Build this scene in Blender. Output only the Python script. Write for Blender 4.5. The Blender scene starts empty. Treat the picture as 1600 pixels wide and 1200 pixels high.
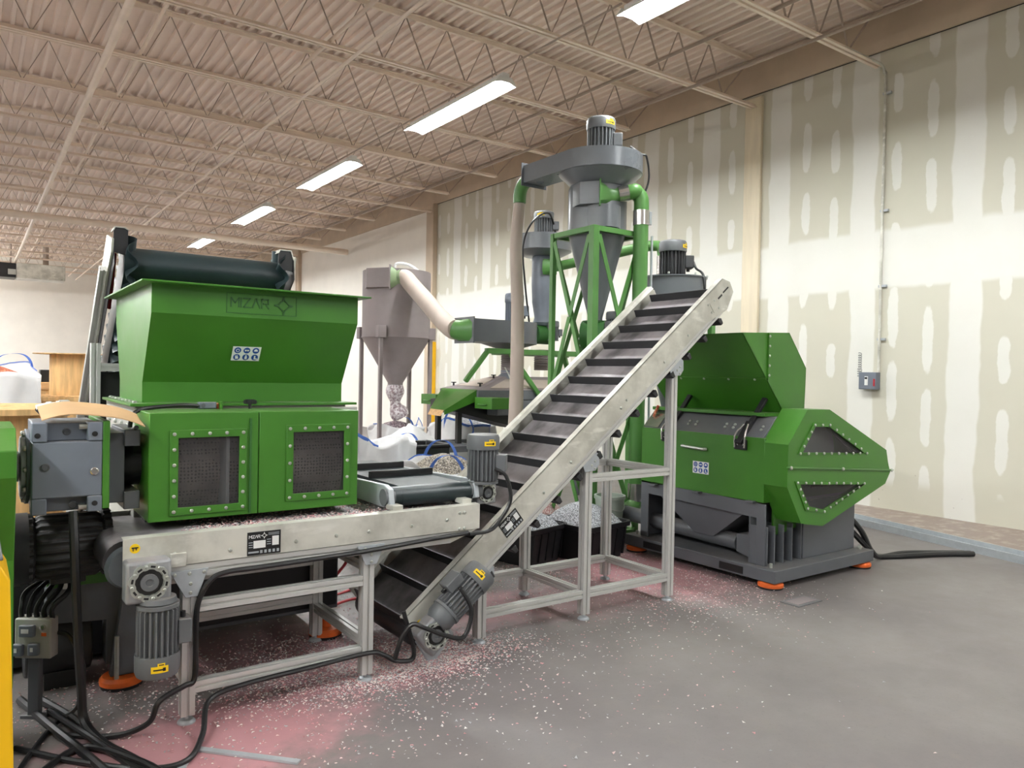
import bpy, bmesh, math, random
from mathutils import Vector, Matrix
random.seed(7)
PI = math.pi
S = bpy.context.scene
COL = S.collection
# ---------------------------------------------------------------- camera
cam_d = bpy.data.cameras.new('camera'); cam = bpy.data.objects.new('camera', cam_d); COL.objects.link(cam)
cam_d.sensor_fit = 'HORIZONTAL'; cam_d.sensor_width = 36.0; cam_d.lens = 1183.03/1600*36.0
cam_d.clip_start = 0.05; cam_d.clip_end = 200
_y, _p, _r = math.radians(35.6282), math.radians(-0.7093), math.radians(1.0578)
_f = Vector((math.sin(_y)*math.cos(_p), math.cos(_y)*math.cos(_p), math.sin(_p)))
_rt = Vector((math.cos(_y), -math.sin(_y), 0)); _up = _rt.cross(_f)
_r2 = _rt*math.cos(_r)+_up*math.sin(_r); _u2 = -_rt*math.sin(_r)+_up*math.cos(_r)
cam.matrix_world = Matrix(((_r2.x,_u2.x,-_f.x,0),(_r2.y,_u2.y,-_f.y,0),(_r2.z,_u2.z,-_f.z,1.55),(0,0,0,1)))
S.camera = cam
# ---------------------------------------------------------------- world, exposure
W = bpy.data.worlds.new('world'); S.world = W; W.use_nodes = True
W.node_tree.nodes['Background'].inputs[0].default_value = (1.0,0.96,0.9,1)
W.node_tree.nodes['Background'].inputs[1].default_value = 0.10
S.view_settings.view_transform = 'Standard'; S.view_settings.look = 'None'
S.view_settings.exposure = 1.3; S.view_settings.gamma = 1.0; S.view_settings.use_curve_mapping = False
S.cycles.use_denoising = True
S.cycles.max_bounces = 8; S.cycles.diffuse_bounces = 5; S.cycles.glossy_bounces = 4
S.cycles.sample_clamp_indirect = 6.0
TUBE_W = 105.0          # emission of the fluorescent tubes
# ---------------------------------------------------------------- materials
def srgb(r, g, b):
    f = lambda c: (c/255/12.92) if c/255 <= .04045 else ((c/255+.055)/1.055)**2.4
    return (f(r), f(g), f(b), 1)
class N:
    def __init__(s, name):
        s.m = bpy.data.materials.new(name); s.m.use_nodes = True; s.t = s.m.node_tree
        s.b = s.t.nodes['Principled BSDF']; s.k = 0
    def n(s, typ, **kw):
        x = s.t.nodes.new(typ)
        for k, v in kw.items(): setattr(x, k, v)
        return x
    def l(s, a, b): s.t.links.new(a, b)
    def val(s, sock, v):
        if hasattr(v, 'type') and hasattr(v, 'is_output'): s.l(v, sock)
        else: sock.default_value = v
    def math(s, op, a, b=0.0, c=None, clamp=False):
        x = s.n('ShaderNodeMath', operation=op, use_clamp=clamp); s.val(x.inputs[0], a); s.val(x.inputs[1], b)
        if c is not None: s.val(x.inputs[2], c)
        return x.outputs[0]
    def noise(s, scale, detail=4, vec=None, rough=.55, stretch=None):
        x = s.n('ShaderNodeTexNoise'); x.inputs['Scale'].default_value = scale; x.inputs['Detail'].default_value = detail
        x.inputs['Roughness'].default_value = rough
        v = vec if vec is not None else s.pos()
        if stretch:
            mp = s.n('ShaderNodeMapping'); mp.inputs['Scale'].default_value = stretch; s.l(v, mp.inputs[0]); v = mp.outputs[0]
        s.l(v, x.inputs['Vector']); return x.outputs[0]
    def pos(s):
        if not hasattr(s, '_pos'): s._pos = s.n('ShaderNodeNewGeometry').outputs['Position']
        return s._pos
    def obj(s):
        return s.n('ShaderNodeTexCoord').outputs['Object']
    def ramp(s, x, lo, hi):
        r = s.n('ShaderNodeMapRange'); r.inputs[1].default_value = lo; r.inputs[2].default_value = hi; s.val(r.inputs[0], x); r.interpolation_type='SMOOTHSTEP'
        return r.outputs[0]
    def mix(s, fac, a, b):
        x = s.n('ShaderNodeMix', data_type='RGBA'); s.val(x.inputs[0], fac); s.val(x.inputs[6], a); s.val(x.inputs[7], b); return x.outputs[2]
    def bump(s, h, strength=.2, dist=.01):
        x = s.n('ShaderNodeBump'); x.inputs['Strength'].default_value = strength; x.inputs['Distance'].default_value = dist
        s.l(h, x.inputs['Height']); s.l(x.outputs[0], s.b.inputs['Normal'])
    def set(s, **kw):
        for k, v in kw.items(): s.val(s.b.inputs[k.replace('_', ' ')], v)
        return s.m
def simple(name, rgb, rough=.5, metal=0.0, var=.12, scale=6, bump=0, stretch=None, spec=None, dust_or_sheen=None, dust_or_sheen_amt=.5):
    a = N(name); c = srgb(*rgb)
    nz = a.noise(scale, 5, stretch=stretch)
    lo = tuple(x*(1-var) for x in c[:3])+(1,); hi = tuple(min(1, x*(1+var)) for x in c[:3])+(1,)
    col = a.mix(a.ramp(nz, .3, .7), lo, hi)
    if dust_or_sheen:
        geo = a.n('ShaderNodeNewGeometry'); sep = a.n('ShaderNodeSeparateXYZ'); a.l(geo.outputs['Normal'], sep.inputs[0])
        up = a.ramp(sep.outputs[2], .45, .95)
        fac = a.math('MULTIPLY', a.math('MULTIPLY', up, a.ramp(a.noise(3.5, 6), .3, .65)), dust_or_sheen_amt)
        col = a.mix(fac, col, srgb(*dust_or_sheen))
    a.set(Base_Color=col, Metallic=metal, Roughness=a.math('ADD', a.math('MULTIPLY', nz, .16), rough-.08))
    if spec is not None: a.set(Specular_IOR_Level=spec)
    if bump: a.bump(a.noise(scale*8, 4, stretch=stretch), bump, .004)
    return a.m
M = {}
M['green'] = simple('green_paint', (60,117,32), .40, var=.06, scale=3, dust_or_sheen=(150,150,125), dust_or_sheen_amt=.22)
M['green2'] = simple('green_pipe_paint', (80,130,64), .4, var=.08, scale=4, dust_or_sheen=(170,165,145), dust_or_sheen_amt=.3)
M['grey'] = simple('dark_grey_paint', (92,95,99), .42, var=.06, scale=4, dust_or_sheen=(140,130,122), dust_or_sheen_amt=.35)
M['grey_lit'] = simple('dark_grey_paint_lit', (104,108,112), .3, var=.05, scale=3, dust_or_sheen=(140,130,122), dust_or_sheen_amt=.3)  # lighter copy of the dark grey, stronger light on cyclones put into colour
M['grey_l'] = simple('gearbox_grey_paint', (112,119,130), .45, var=.07, scale=5, dust_or_sheen=(150,142,130), dust_or_sheen_amt=.5)
M['greym'] = simple('motor_grey_paint', (98,101,103), .45, var=.08, scale=9, dust_or_sheen=(150,140,132), dust_or_sheen_amt=.4)
M['black_cast'] = simple('black_cast_motor', (38,39,40), .55, var=.15, scale=8, dust_or_sheen=(110,98,92), dust_or_sheen_amt=.4)
M['bodygrey'] = simple('light_grey_machine_paint', (176,176,168), .5, var=.06, scale=4, dust_or_sheen=(190,182,168), dust_or_sheen_amt=.3)
M['alu'] = simple('anodised_aluminium', (206,206,202), .38, metal=.35, var=.03, scale=8)
def mk_steel():
    a = N('galvanised_panel'); n1 = a.noise(3.2, 6, rough=.6); n2 = a.noise(9, 5, stretch=(.5,1,1.6))
    c = a.mix(a.ramp(n1, .35, .65), srgb(186,185,174), srgb(222,221,210)); c = a.mix(a.math('MULTIPLY', a.ramp(n2, .56, .7), .65), c, srgb(240,239,230))
    a.set(Base_Color=c, Metallic=.25, Roughness=a.math('ADD', a.math('MULTIPLY', n1, .3), .18)); a.bump(n2, .06, .004); return a.m
M['steel'] = mk_steel()
M['chrome'] = simple('bright_steel', (205,203,198), .25, metal=.95, var=.06, scale=8)
M['zinc'] = simple('zinc_plate', (180,186,190), .42, metal=.3, var=.06, scale=20)
M['bolt'] = simple('zinc_bolt', (196,200,192), .35, metal=.8, var=.05, scale=40)
M['rubber'] = simple('black_rubber_belt', (50,48,50), .38, var=.15, scale=5, dust_or_sheen=(170,164,167), dust_or_sheen_amt=.95)  # dust, its colour raised to carry the belt flats' glossy reflection
M['rubber_c'] = simple('black_rubber_cleat', (40,40,42), .5, var=.15, scale=7, dust_or_sheen=(84,74,78), dust_or_sheen_amt=.4)
M['beltgreen'] = simple('dark_green_belt', (30,44,46), .38, var=.15, scale=3, dust_or_sheen=(60,66,66), dust_or_sheen_amt=.3)
M['rodgrey'] = simple('dark_galvanised_sheet', (92,98,102), .4, metal=.3, var=.1, scale=6)
M['castalu'] = simple('cast_aluminium', (158,160,162), .42, metal=.35, var=.12, scale=14, bump=.1, dust_or_sheen=(170,150,145), dust_or_sheen_amt=.4)
M['black'] = simple('black_plastic', (26,26,28), .45, var=.12, scale=8)
M['cable'] = simple('black_cable', (24,24,25), .42, var=.12, scale=12)
M['orange'] = simple('orange_foot', (226,104,40), .5, var=.12, scale=14)
M['red'] = simple('red_cable', (178,44,52), .5, var=.1, scale=9)
M['yellow'] = simple('yellow_paint', (246,190,8), .42, var=.04, scale=4)
M['ylabel'] = simple('yellow_label', (246,206,20), .5, var=.02)
M['wlabel'] = simple('white_label', (235,236,234), .5, var=.02)
M['blue'] = simple('sticker_blue', (24,76,158), .45, var=.02)
M['ink'] = simple('black_ink', (20,20,20), .5, var=.02)
M['dgreen'] = simple('engraved_green', (40,92,34), .5, var=.04)
M['wood'] = simple('spool_wood', (216,176,120), .6, var=.2, scale=4, bump=.3, stretch=(5,5,.6))
M['wood2'] = simple('pallet_wood', (200,160,112), .6, var=.18, scale=5, stretch=(1,6,6))
M['card'] = simple('cardboard', (196,160,118), .7, var=.08, scale=5)
M['bag'] = simple('white_bag_fabric', (226,226,226), .6, var=.05, scale=4, bump=.15)
M['strap'] = simple('blue_strap', (78,118,200), .6, var=.1, scale=20)
M['tub'] = simple('black_tub', (28,28,30), .42, var=.1, scale=8)
M['bucket'] = simple('pale_bucket', (160,172,160), .5, var=.06)
M['hose'] = simple('pale_dusty_duct', (186,172,160), .6, var=.08, scale=3, bump=.1, stretch=(1,1,.2))
M['dustygreen'] = simple('dusty_green_paint', (136,156,118), .55, var=.08, scale=4)
M['coll'] = simple('dusty_grey_hopper', (142,132,132), .6, var=.12, scale=2.2)
M['lampw'] = simple('white_enamel', (232,232,228), .4, var=.02)
M['truss'] = simple('tan_painted_steel', (236,220,203), .5, var=.05, scale=3)
M['rod'] = simple('dull_steel_rod', (168,152,138), .55, var=.1, scale=3)
M['plexi_back'] = None
def emis(name, col, st):
    a = N(name); a.set(Base_Color=(.9,.9,.9,1), Emission_Color=col, Emission_Strength=st); return a.m
M['tube'] = emis('lit_fluorescent_tube', (.955,.985,.995,1), TUBE_W)
def mk_plexi():
    a = N('smoky_window_pane'); a.set(Base_Color=(.16,.15,.15,1), Roughness=.08, Alpha=.16); return a.m
M['plexi'] = mk_plexi()
def mk_perf():
    a = N('perforated_screen'); p = a.pos()
    v = a.n('ShaderNodeTexVoronoi'); v.inputs['Scale'].default_value = 62; v.inputs['Randomness'].default_value = .25; a.l(p, v.inputs['Vector'])
    hole = a.ramp(v.outputs['Distance'], .26, .36)
    dirt = a.ramp(a.noise(5, 5), .35, .7)
    base = a.mix(dirt, srgb(128,120,114), srgb(92,86,82))
    a.set(Base_Color=a.mix(hole, srgb(26,24,24), base), Roughness=.6, Metallic=.2); return a.m
M['perf'] = mk_perf()
def mk_film():
    a = N('clear_film'); a.set(Base_Color=(.95,.95,.94,1), Roughness=.25, Alpha=.22); a.bump(a.noise(9,5), .6, .03); return a.m
M['film'] = mk_film()
def mk_bagclear():
    a = N('clear_sleeve'); n = a.noise(30,6)
    a.set(Base_Color=a.mix(a.ramp(n,.4,.6), srgb(150,130,136), srgb(226,220,222)), Roughness=.3); a.bump(n,.6,.02); return a.m
M['sleeve'] = mk_bagclear()
def mk_chips(name, cols, rough=.6, sc=160):
    a = N(name); v = a.n('ShaderNodeTexVoronoi'); v.inputs['Scale'].default_value = sc; a.l(a.pos(), v.inputs['Vector'])
    sp = a.n('ShaderNodeSeparateColor'); a.l(v.outputs['Color'], sp.inputs[0])
    r = a.n('ShaderNodeValToRGB'); a.l(sp.outputs[0], r.inputs[0]); r.color_ramp.interpolation = 'CONSTANT'
    e = r.color_ramp.elements; e[0].position = 0; e[0].color = srgb(*cols[0]); e[1].position = 1/len(cols); e[1].color = srgb(*cols[1])
    for i, c in enumerate(cols[2:], 2): x = e.new(i/len(cols)); x.color = srgb(*c)
    a.set(Base_Color=r.outputs[0], Roughness=rough); a.bump(v.outputs['Distance'], .9, .01); return a.m
M['granules'] = mk_chips('grey_granules', [(216,218,222),(150,152,158),(186,190,198),(232,234,238),(112,112,116)])
M['pinkgran'] = mk_chips('pink_granules', [(214,176,172),(190,132,132),(226,206,200),(168,112,116),(230,222,216)])
M['brown'] = mk_chips('tan_shreds', [(168,158,142),(120,110,98),(198,190,176),(146,138,124),(88,82,76)], sc=90)
M['fluff'] = mk_chips('dark_fluff', [(86,66,76),(120,96,104),(64,52,58),(176,166,168),(100,76,86)], sc=70)
M['copper'] = mk_chips('orange_shreds', [(214,120,76),(190,86,54),(232,160,120),(168,70,48)], sc=60)
def mk_floor():
    a = N('sealed_concrete_floor'); n1 = a.noise(.55, 8, rough=.6); n2 = a.noise(7, 7, rough=.65); n3 = a.noise(60, 4)
    c = a.mix(a.ramp(n1, .3, .7), srgb(107,101,100), srgb(129,124,121))
    c = a.mix(a.math('MULTIPLY', a.ramp(n2, .5, .75), .45), c, srgb(126,120,114))
    c = a.mix(a.math('MULTIPLY', a.ramp(n3, .55, .8), .3), c, srgb(84,80,79))
    sp = a.n('ShaderNodeSeparateXYZ'); a.l(a.pos(), sp.inputs[0])
    def blob(cx, cy, rx, ry, amt):
        dx = a.math('DIVIDE', a.math('SUBTRACT', sp.outputs[0], cx), rx); dy = a.math('DIVIDE', a.math('SUBTRACT', sp.outputs[1], cy), ry)
        d = a.math('SQRT', a.math('ADD', a.math('MULTIPLY', dx, dx), a.math('MULTIPLY', dy, dy)))
        d = a.math('ADD', d, a.math('MULTIPLY', a.math('SUBTRACT', n2, .5), 1.1))
        return a.math('MULTIPLY', a.math('SUBTRACT', 1.0, a.ramp(d, .35, 1.1)), amt)
    for (cx, cy, rx, ry, am) in ((.85,3.25,.75,.5,.75),(1.75,3.75,.75,.5,.7),(2.6,4.2,.7,.5,.5),(4.35,4.35,.7,1.1,.7),(3.4,4.0,.9,.5,.3),(.6,2.9,.5,.4,.35),(1.2,4.3,.9,.5,.45)):
        c = a.mix(blob(cx, cy, rx, ry, am), c, srgb(196,140,146))  # pink dust stains, colour raised to take in the floor's glare
    # saw-cut joints and a rougher strip by the wall
    strip = a.math('MULTIPLY', a.ramp(a.math('SUBTRACT', sp.outputs[0], a.math('MULTIPLY', sp.outputs[1], .245)), 6.96, 7.0), .8)
    c = a.mix(strip, c, a.mix(a.ramp(n2,.45,.7), srgb(146,130,120), srgb(184,172,160)))
    a.set(Base_Color=c, Roughness=a.math('ADD', a.math('MULTIPLY', n2, .25), .36), Specular_IOR_Level=.35); a.bump(n3, .06, .003); return a.m
M['floor'] = mk_floor()
def mk_drywall():
    a = N('taped_drywall'); p = a.pos(); sp = a.n('ShaderNodeSeparateXYZ'); a.l(p, sp.inputs[0]); y, z = sp.outputs[1], sp.outputs[2]
    wob = a.math('MULTIPLY', a.math('SUBTRACT', a.noise(1.1, 3), .5), .16); wob2 = a.math('MULTIPLY', a.math('SUBTRACT', a.noise(3.0, 3), .5), .1)
    def band(x, per, off, half, soft=.03):
        d = a.math('PINGPONG', a.math('ADD', x, off), per/2)         # 0 at the joint
        return a.math('SUBTRACT', 1.0, a.ramp(d, half, half+soft))
    yy = a.math('ADD', y, wob); zz = a.math('ADD', z, wob)
    cen = lambda per, c: (per - c % per)
    vert = band(yy, 1.22, cen(1.22, 6.41), .15)
    hor = a.math('MULTIPLY', a.ramp(zz, 2.66, 2.72), a.math('SUBTRACT', 1.0, a.ramp(zz, 3.36, 3.44)))
    # screw rows: two studs per sheet, spots about 0.7 m long with gaps
    edge = a.noise(5.5, 4, rough=.6)
    def spots(c, seed):
        yw = a.math('ADD', y, a.math('MULTIPLY', wob2, .55))
        dy = a.math('DIVIDE', a.math('PINGPONG', a.math('ADD', yw, cen(1.22, c)), .61), .066)
        cell = a.math('FLOOR', a.math('DIVIDE', a.math('ADD', y, cen(1.22, c)+.61), 1.22))
        shift = a.math('MULTIPLY', a.math('SINE', a.math('MULTIPLY', cell, 12.9+seed)), .32)
        zz_ = a.math('ADD', a.math('ADD', z, shift), 5.0)
        dz = a.math('DIVIDE', a.math('SUBTRACT', .45, a.math('PINGPONG', zz_, .45)), .36)
        row = a.math('FLOOR', a.math('DIVIDE', zz_, .9))
        h = a.math('FRACT', a.math('MULTIPLY', a.math('SINE', a.math('ADD', a.math('MULTIPLY', cell, 7.3+seed), a.math('MULTIPLY', row, 3.7))), 43.7))
        size = a.math('ADD', .62, a.math('MULTIPLY', h, .5))
        e = a.math('ADD', a.math('POWER', dy, 2.4), a.math('POWER', a.math('DIVIDE', dz, size), 4.0)); e = a.math('ADD', e, a.math('MULTIPLY', a.math('SUBTRACT', edge, .5), 1.7))
        return a.math('SUBTRACT', 1.0, a.ramp(e, .65, 1.05))
    sp1 = spots(6.41-.407, 1.7); sp2 = spots(6.41-.82, 4.1)
    spo = a.math('MULTIPLY', a.math('MAXIMUM', sp1, sp2), a.ramp(z, .25, .4))
    mask = a.math('MAXIMUM', a.math('MAXIMUM', vert, hor), a.math('MULTIPLY', spo, .95))
    thin = a.math('ADD', .75, a.math('MULTIPLY', a.noise(2.5, 4), .4))
    mask = a.math('MULTIPLY', mask, thin, clamp=True)
    paper = a.mix(a.noise(1.2, 5), srgb(202,199,182), srgb(211,208,192))
    c = a.mix(mask, paper, srgb(228,227,219))
    speck = a.ramp(a.noise(26, 2), .74, .78)
    low = a.math('SUBTRACT', 1.0, a.ramp(z, .1, .7))
    c = a.mix(a.math('MULTIPLY', speck, low), c, srgb(120,108,96))
    a.set(Base_Color=c, Roughness=.75, Specular_IOR_Level=.2); return a.m
M['drywall'] = mk_drywall()
M['whitewall'] = simple('white_painted_wall', (236,231,221), .7, var=.03, scale=1.5)
M['tan'] = simple('tan_painted_concrete', (196,178,156), .7, var=.07, scale=2)
M['colpaint'] = simple('cream_column_paint', (222,210,184), .6, var=.05, scale=4, stretch=(3,3,.4))
M['deck'] = simple('pinkish_roof_deck', (240,224,212), .5, var=.06, scale=1.2)
# ---------------------------------------------------------------- mesh helper
V = Vector
def basis(d):
    d = V(d).normalized(); a = V((0,0,1)) if abs(d.z) < .95 else V((1,0,0))
    u = d.cross(a).normalized(); return d, u, u.cross(d).normalized()
class MB:
    def __init__(s): s.v = []; s.f = []; s.m = []; s.k = 0
    def mat(s, k): s.k = k; return s
    def add(s, vs, fs):
        o = len(s.v); s.v += [V(x) for x in vs]
        for f in fs: s.f.append([i+o for i in f]); s.m.append(s.k)
        return s
    def poly(s, pts): return s.add(pts, [list(range(len(pts)))])
    def box(s, x0, x1, y0, y1, z0, z1):
        return s.add([(x,y,z) for z in (z0,z1) for y in (y0,y1) for x in (x0,x1)], [(0,2,3,1),(4,5,7,6),(0,1,5,4),(2,6,7,3),(0,4,6,2),(1,3,7,5)])
    def obox(s, c, a, b, d):
        c, a, b, d = V(c), V(a), V(b), V(d)
        return s.add([c+a*i+b*j+d*k for k in (-1,1) for j in (-1,1) for i in (-1,1)], [(0,2,3,1),(4,5,7,6),(0,1,5,4),(2,6,7,3),(0,4,6,2),(1,3,7,5)])
    def beam(s, p0, p1, w, h, up=(0,0,1)):
        p0, p1 = V(p0), V(p1); d = (p1-p0); n = V(up); n = (n-d.normalized()*n.dot(d.normalized()))
        n = n.normalized() if n.length > 1e-5 else basis(d)[1]; sd = d.normalized().cross(n)
        return s.obox((p0+p1)/2, d/2, sd*w/2, n*h/2)
    def rings(s, rings, cap0=True, cap1=True, close=True):
        o = len(s.v); n = len(rings[0])
        for r in rings: s.v += [V(x) for x in r]
        for j in range(len(rings)-1):
            for i in range(n if close else n-1):
                a = o+j*n+i; b = o+j*n+(i+1) % n; s.f.append([a,b,b+n,a+n]); s.m.append(s.k)
        if cap0: s.f.append([o+i for i in range(n)][::-1]); s.m.append(s.k)
        if cap1: s.f.append([o+(len(rings)-1)*n+i for i in range(n)]); s.m.append(s.k)
        return s
    def cyl(s, p0, p1, r, r2=None, n=24, cap=True):
        r2 = r if r2 is None else r2; p0, p1 = V(p0), V(p1); d, u, w = basis(p1-p0)
        rg = [[p+(u*math.cos(2*PI*i/n)+w*math.sin(2*PI*i/n))*q for i in range(n)] for p, q in ((p0,r),(p1,r2))]
        return s.rings(rg, cap, cap)
    def lathe(s, prof, c, axis=(0,0,1), n=32, cap0=True, cap1=True, mod=None):
        c = V(c); d, u, w = basis(axis); rg = []
        for r, h in prof:
            rg.append([c+d*h+(u*math.cos(2*PI*i/n)+w*math.sin(2*PI*i/n))*max(r*(mod(i) if mod else 1), 1e-4) for i in range(n)])
        return s.rings(rg, cap0, cap1)
    def tube(s, pts, r, n=10, res=8, smooth=True, cap=True):
        pts = [V(p) for p in pts]
        if smooth and len(pts) > 2:
            P = [pts[0]*2-pts[1]]+pts+[pts[-1]*2-pts[-2]]; out = []
            for i in range(1, len(P)-2):
                for k in range(res):
                    t = k/res; a, b, c, d = P[i-1:i+3]
                    out.append(.5*((2*b)+(c-a)*t+(2*a-5*b+4*c-d)*t*t+(3*b-a-3*c+d)*t**3))
            out.append(P[-2]); pts = out
        u = None; rg = []
        for i, p in enumerate(pts):
            t = (pts[min(i+1, len(pts)-1)]-pts[max(i-1, 0)]).normalized()
            if u is None: u = basis(t)[1]
            u = (u-t*u.dot(t)).normalized(); w = t.cross(u)
            q = r(i/(len(pts)-1)) if callable(r) else r
            rg.append([p+(u*math.cos(2*PI*k/n)+w*math.sin(2*PI*k/n))*q for k in range(n)])
        return s.rings(rg, cap, cap)
    def prism(s, poly, vec):
        vec = V(vec); a = [V(p) for p in poly]; return s.rings([a, [p+vec for p in a]])
    def frame(s, outer, inner, vec):
        vec = V(vec); o = [V(p) for p in outer]; i = [V(p) for p in inner]; n = len(o); b = len(s.v)
        s.v += o+i+[p+vec for p in o]+[p+vec for p in i]
        for k in range(n):
            j = (k+1) % n
            for f in ([k,j,n+j,n+k],[2*n+k,3*n+k,3*n+j,2*n+j],[k,2*n+k,2*n+j,j],[n+k,n+j,3*n+j,3*n+k]):
                s.f.append([x+b for x in f]); s.m.append(s.k)
        return s
    def build(s, name, mats, parent=None, bev=0, ang=32, at=None, sub=0):
        me = bpy.data.meshes.new(name)
        o0 = V(parent['_o']) if parent is not None else V(at or (0,0,0))
        bm = bmesh.new()
        vs = [bm.verts.new(v-o0) for v in s.v]
        for f, k in zip(s.f, s.m):
            try: fc = bm.faces.new([vs[i] for i in f]); fc.material_index = k; fc.smooth = True
            except ValueError: pass
        bmesh.ops.recalc_face_normals(bm, faces=bm.faces[:])
        bm.to_mesh(me); bm.free()
        for m in (mats if isinstance(mats, (list, tuple)) else [mats]): me.materials.append(M[m] if isinstance(m, str) else m)
        me.set_sharp_from_angle(angle=math.radians(ang))
        ob = bpy.data.objects.new(name, me); COL.objects.link(ob)
        if parent is not None: ob.parent = parent
        else: ob.location = o0
        ob['_o'] = tuple(o0)
        if bev:
            md = ob.modifiers.new('bevel', 'BEVEL'); md.width = bev; md.segments = 2; md.limit_method = 'ANGLE'; md.angle_limit = math.radians(40); md.harden_normals = False
        if sub:
            md = ob.modifiers.new('subd', 'SUBSURF'); md.levels = sub; md.render_levels = sub
        return ob
def tag(o, label, cat, group=None, kind=None):
    o['label'] = label; o['category'] = cat
    if group: o['group'] = group
    if kind: o['kind'] = kind
    return o
def thing(name, label, cat, loc=(0,0,0), group=None):
    o = bpy.data.objects.new(name, None); COL.objects.link(o); o.location = loc; o['_o'] = tuple(loc); o.empty_display_size = .1
    return tag(o, label, cat, group)
def struct(o): o['kind'] = 'structure'; return o
def copy_tree(o, off, parent=None, label=None):
    c = o.copy(); COL.objects.link(c)
    if parent is None: c.location = V(o.location)+V(off)
    else: c.parent = parent
    if label: c['label'] = label
    for ch in list(o.children): copy_tree(ch, off, c)
    return c
_bolt = {}
def bolts(parent, pts, nrm, r=.007, h=.006, name='bolt', mat='bolt'):
    key = (round(r,4), round(h,4), tuple(round(x,3) for x in nrm), mat)
    if key not in _bolt:
        mb = MB(); d = V(nrm).normalized(); mb.lathe([(r,-.001),(r,h*.6),(r*.6,h)], (0,0,0), d, n=8)
        t = mb.build(name, mat); COL.objects.unlink(t); _bolt[key] = t.data
    for p in pts:
        o = bpy.data.objects.new(name, _bolt[key]); COL.objects.link(o); o.parent = parent; o.location = V(p)-V(parent['_o']); o['_o'] = tuple(parent['_o'])
def edge_pts(poly, n_list, closed=True):
    out = []
    m = len(poly)
    for i in range(m if closed else m-1):
        a, b = V(poly[i]), V(poly[(i+1) % m])
        for k in range(n_list[i]): out.append(a.lerp(b, k/n_list[i]))
    return out
def profile(mb, p0, p1, size=.06, up=(0,0,1), size2=None):
    """slotted aluminium extrusion between two points"""
    p0, p1 = V(p0), V(p1); d = (p1-p0).normalized(); n = V(up); n = n-d*n.dot(d)
    n = n.normalized() if n.length > 1e-4 else basis(d)[1]; sd = d.cross(n); h = size/2; h2 = (size2 or size)/2; s = size*.09; g = size*.16
    def side(hh): return [(-hh,), (-s,), (-s,), (s,), (s,)]
    pl = [(-h,-h2),(-s,-h2),(-s,-h2+g),(s,-h2+g),(s,-h2),(h,-h2),(h,-s),(h-g,-s),(h-g,s),(h,s),(h,h2),(s,h2),(s,h2-g),(-s,h2-g),(-s,h2),(-h,h2),(-h,s),(-h+g,s),(-h+g,-s),(-h,-s)]
    a = [p0+sd*x+n*y for x, y in pl]; return mb.prism(a, p1-p0)
def strokes(mb, lines, org, ux, uz, w, depth):
    """flat letter strokes: polylines in 2-D laid on a plane"""
    org, ux, uz = V(org), V(ux), V(uz); nn = ux.normalized().cross(uz.normalized())
    for ln in lines:
        for a, b in zip(ln[:-1], ln[1:]):
            p, q = org+ux*a[0]+uz*a[1], org+ux*b[0]+uz*b[1]; e = (q-p).normalized()*w*.4
            mb.beam(p-e, q+e, w, depth, nn)
# ================================================================ the building
WX = 9.09
m = MB(); m.poly([(-13,-9,0),(WX+.3,-9,0),(WX+.3,38.3,0),(-13,38.3,0)]); f = struct(m.build('floor', 'floor'))
m = MB(); m.box(WX,WX+.3,-9,15.95,0,6.3); struct(m.build('wall_right', 'drywall'))
m = MB(); m.box(WX,WX+.3,15.95,38.3,0,6.3); struct(m.build('wall_right_far', 'whitewall'))
m = MB(); m.box(-13,WX,38,38.3,0,6.3); struct(m.build('wall_back', 'whitewall'))
# corrugated roof deck
m = MB(); P = .1524; x = -13; top = []
while x < WX+.02:
    top += [(x,6.10),(x+P*.28,6.10),(x+P*.36,6.15),(x+P*.92,6.15)]; x += P
m.rings([[(a,-9,b) for a,b in top],[(a,38.2,b) for a,b in top]], False, False, False); struct(m.build('ceiling', 'deck', ang=20))
m = MB(); m.box(-13.3,WX+.3,-9.3,38.4,6.3,6.4); struct(m.build('ceiling_cover', 'tan'))
# concrete band above the wall board, thin black line along the joint under it
m = MB(); m.box(WX-.035,WX+.01,-9,15.9,5.605,6.1); struct(m.build('trim_1', 'tan', bev=.006))
m = MB(); m.box(WX-.035,WX+.01,15.9,38,5.5,6.1); struct(m.build('trim_2', 'tan', bev=.006))
m = MB(); m.box(WX-.006,WX+.01,-9,15.9,5.596,5.604); struct(m.build('trim_3', 'ink'))
# columns in the wall, yellow guards at their feet
for i, (y0, y1, xx, lab, lab2) in enumerate(((6.70,6.98,.05,'cream column in the drywall behind the large green granulator','yellow guard at the foot of the cream column behind the granulator'),
        (15.86,16.2,.12,'tan column where the bare drywall meets the white wall','thin yellow guard beside the grey cone hopper'),
        (25.0,25.25,.12,'slim tan column far along the white wall, right of the feed conveyor head',None))):
    m = MB(); m.box(WX-xx,WX-.0005,y0,y1,0,5.6 if i else 5.55); o = m.build('wall_column', 'colpaint' if i == 0 else 'tan', at=(WX-xx/2,(y0+y1)/2,0), bev=.008); tag(o, lab, 'column')
    if lab2:
        m = MB()
        if i == 0: m.rings([[(WX-xx-.012,y0-.012,z),(WX-xx-.012,y1+.012,z),(WX-.001,y1+.012,z),(WX-.001,y0-.012,z)] for z in (0,2.14)])
        else: m.rings([[(WX-xx-.01,y0-.026,z),(WX-xx-.01,y0-.003,z),(WX-.002,y0-.003,z),(WX-.002,y0-.026,z)] for z in (0,2.3)])
        tag(m.build('column_guard', 'yellow', at=(WX-xx/2,(y0+y1)/2,0), bev=.006), lab2, 'guard')
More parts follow.
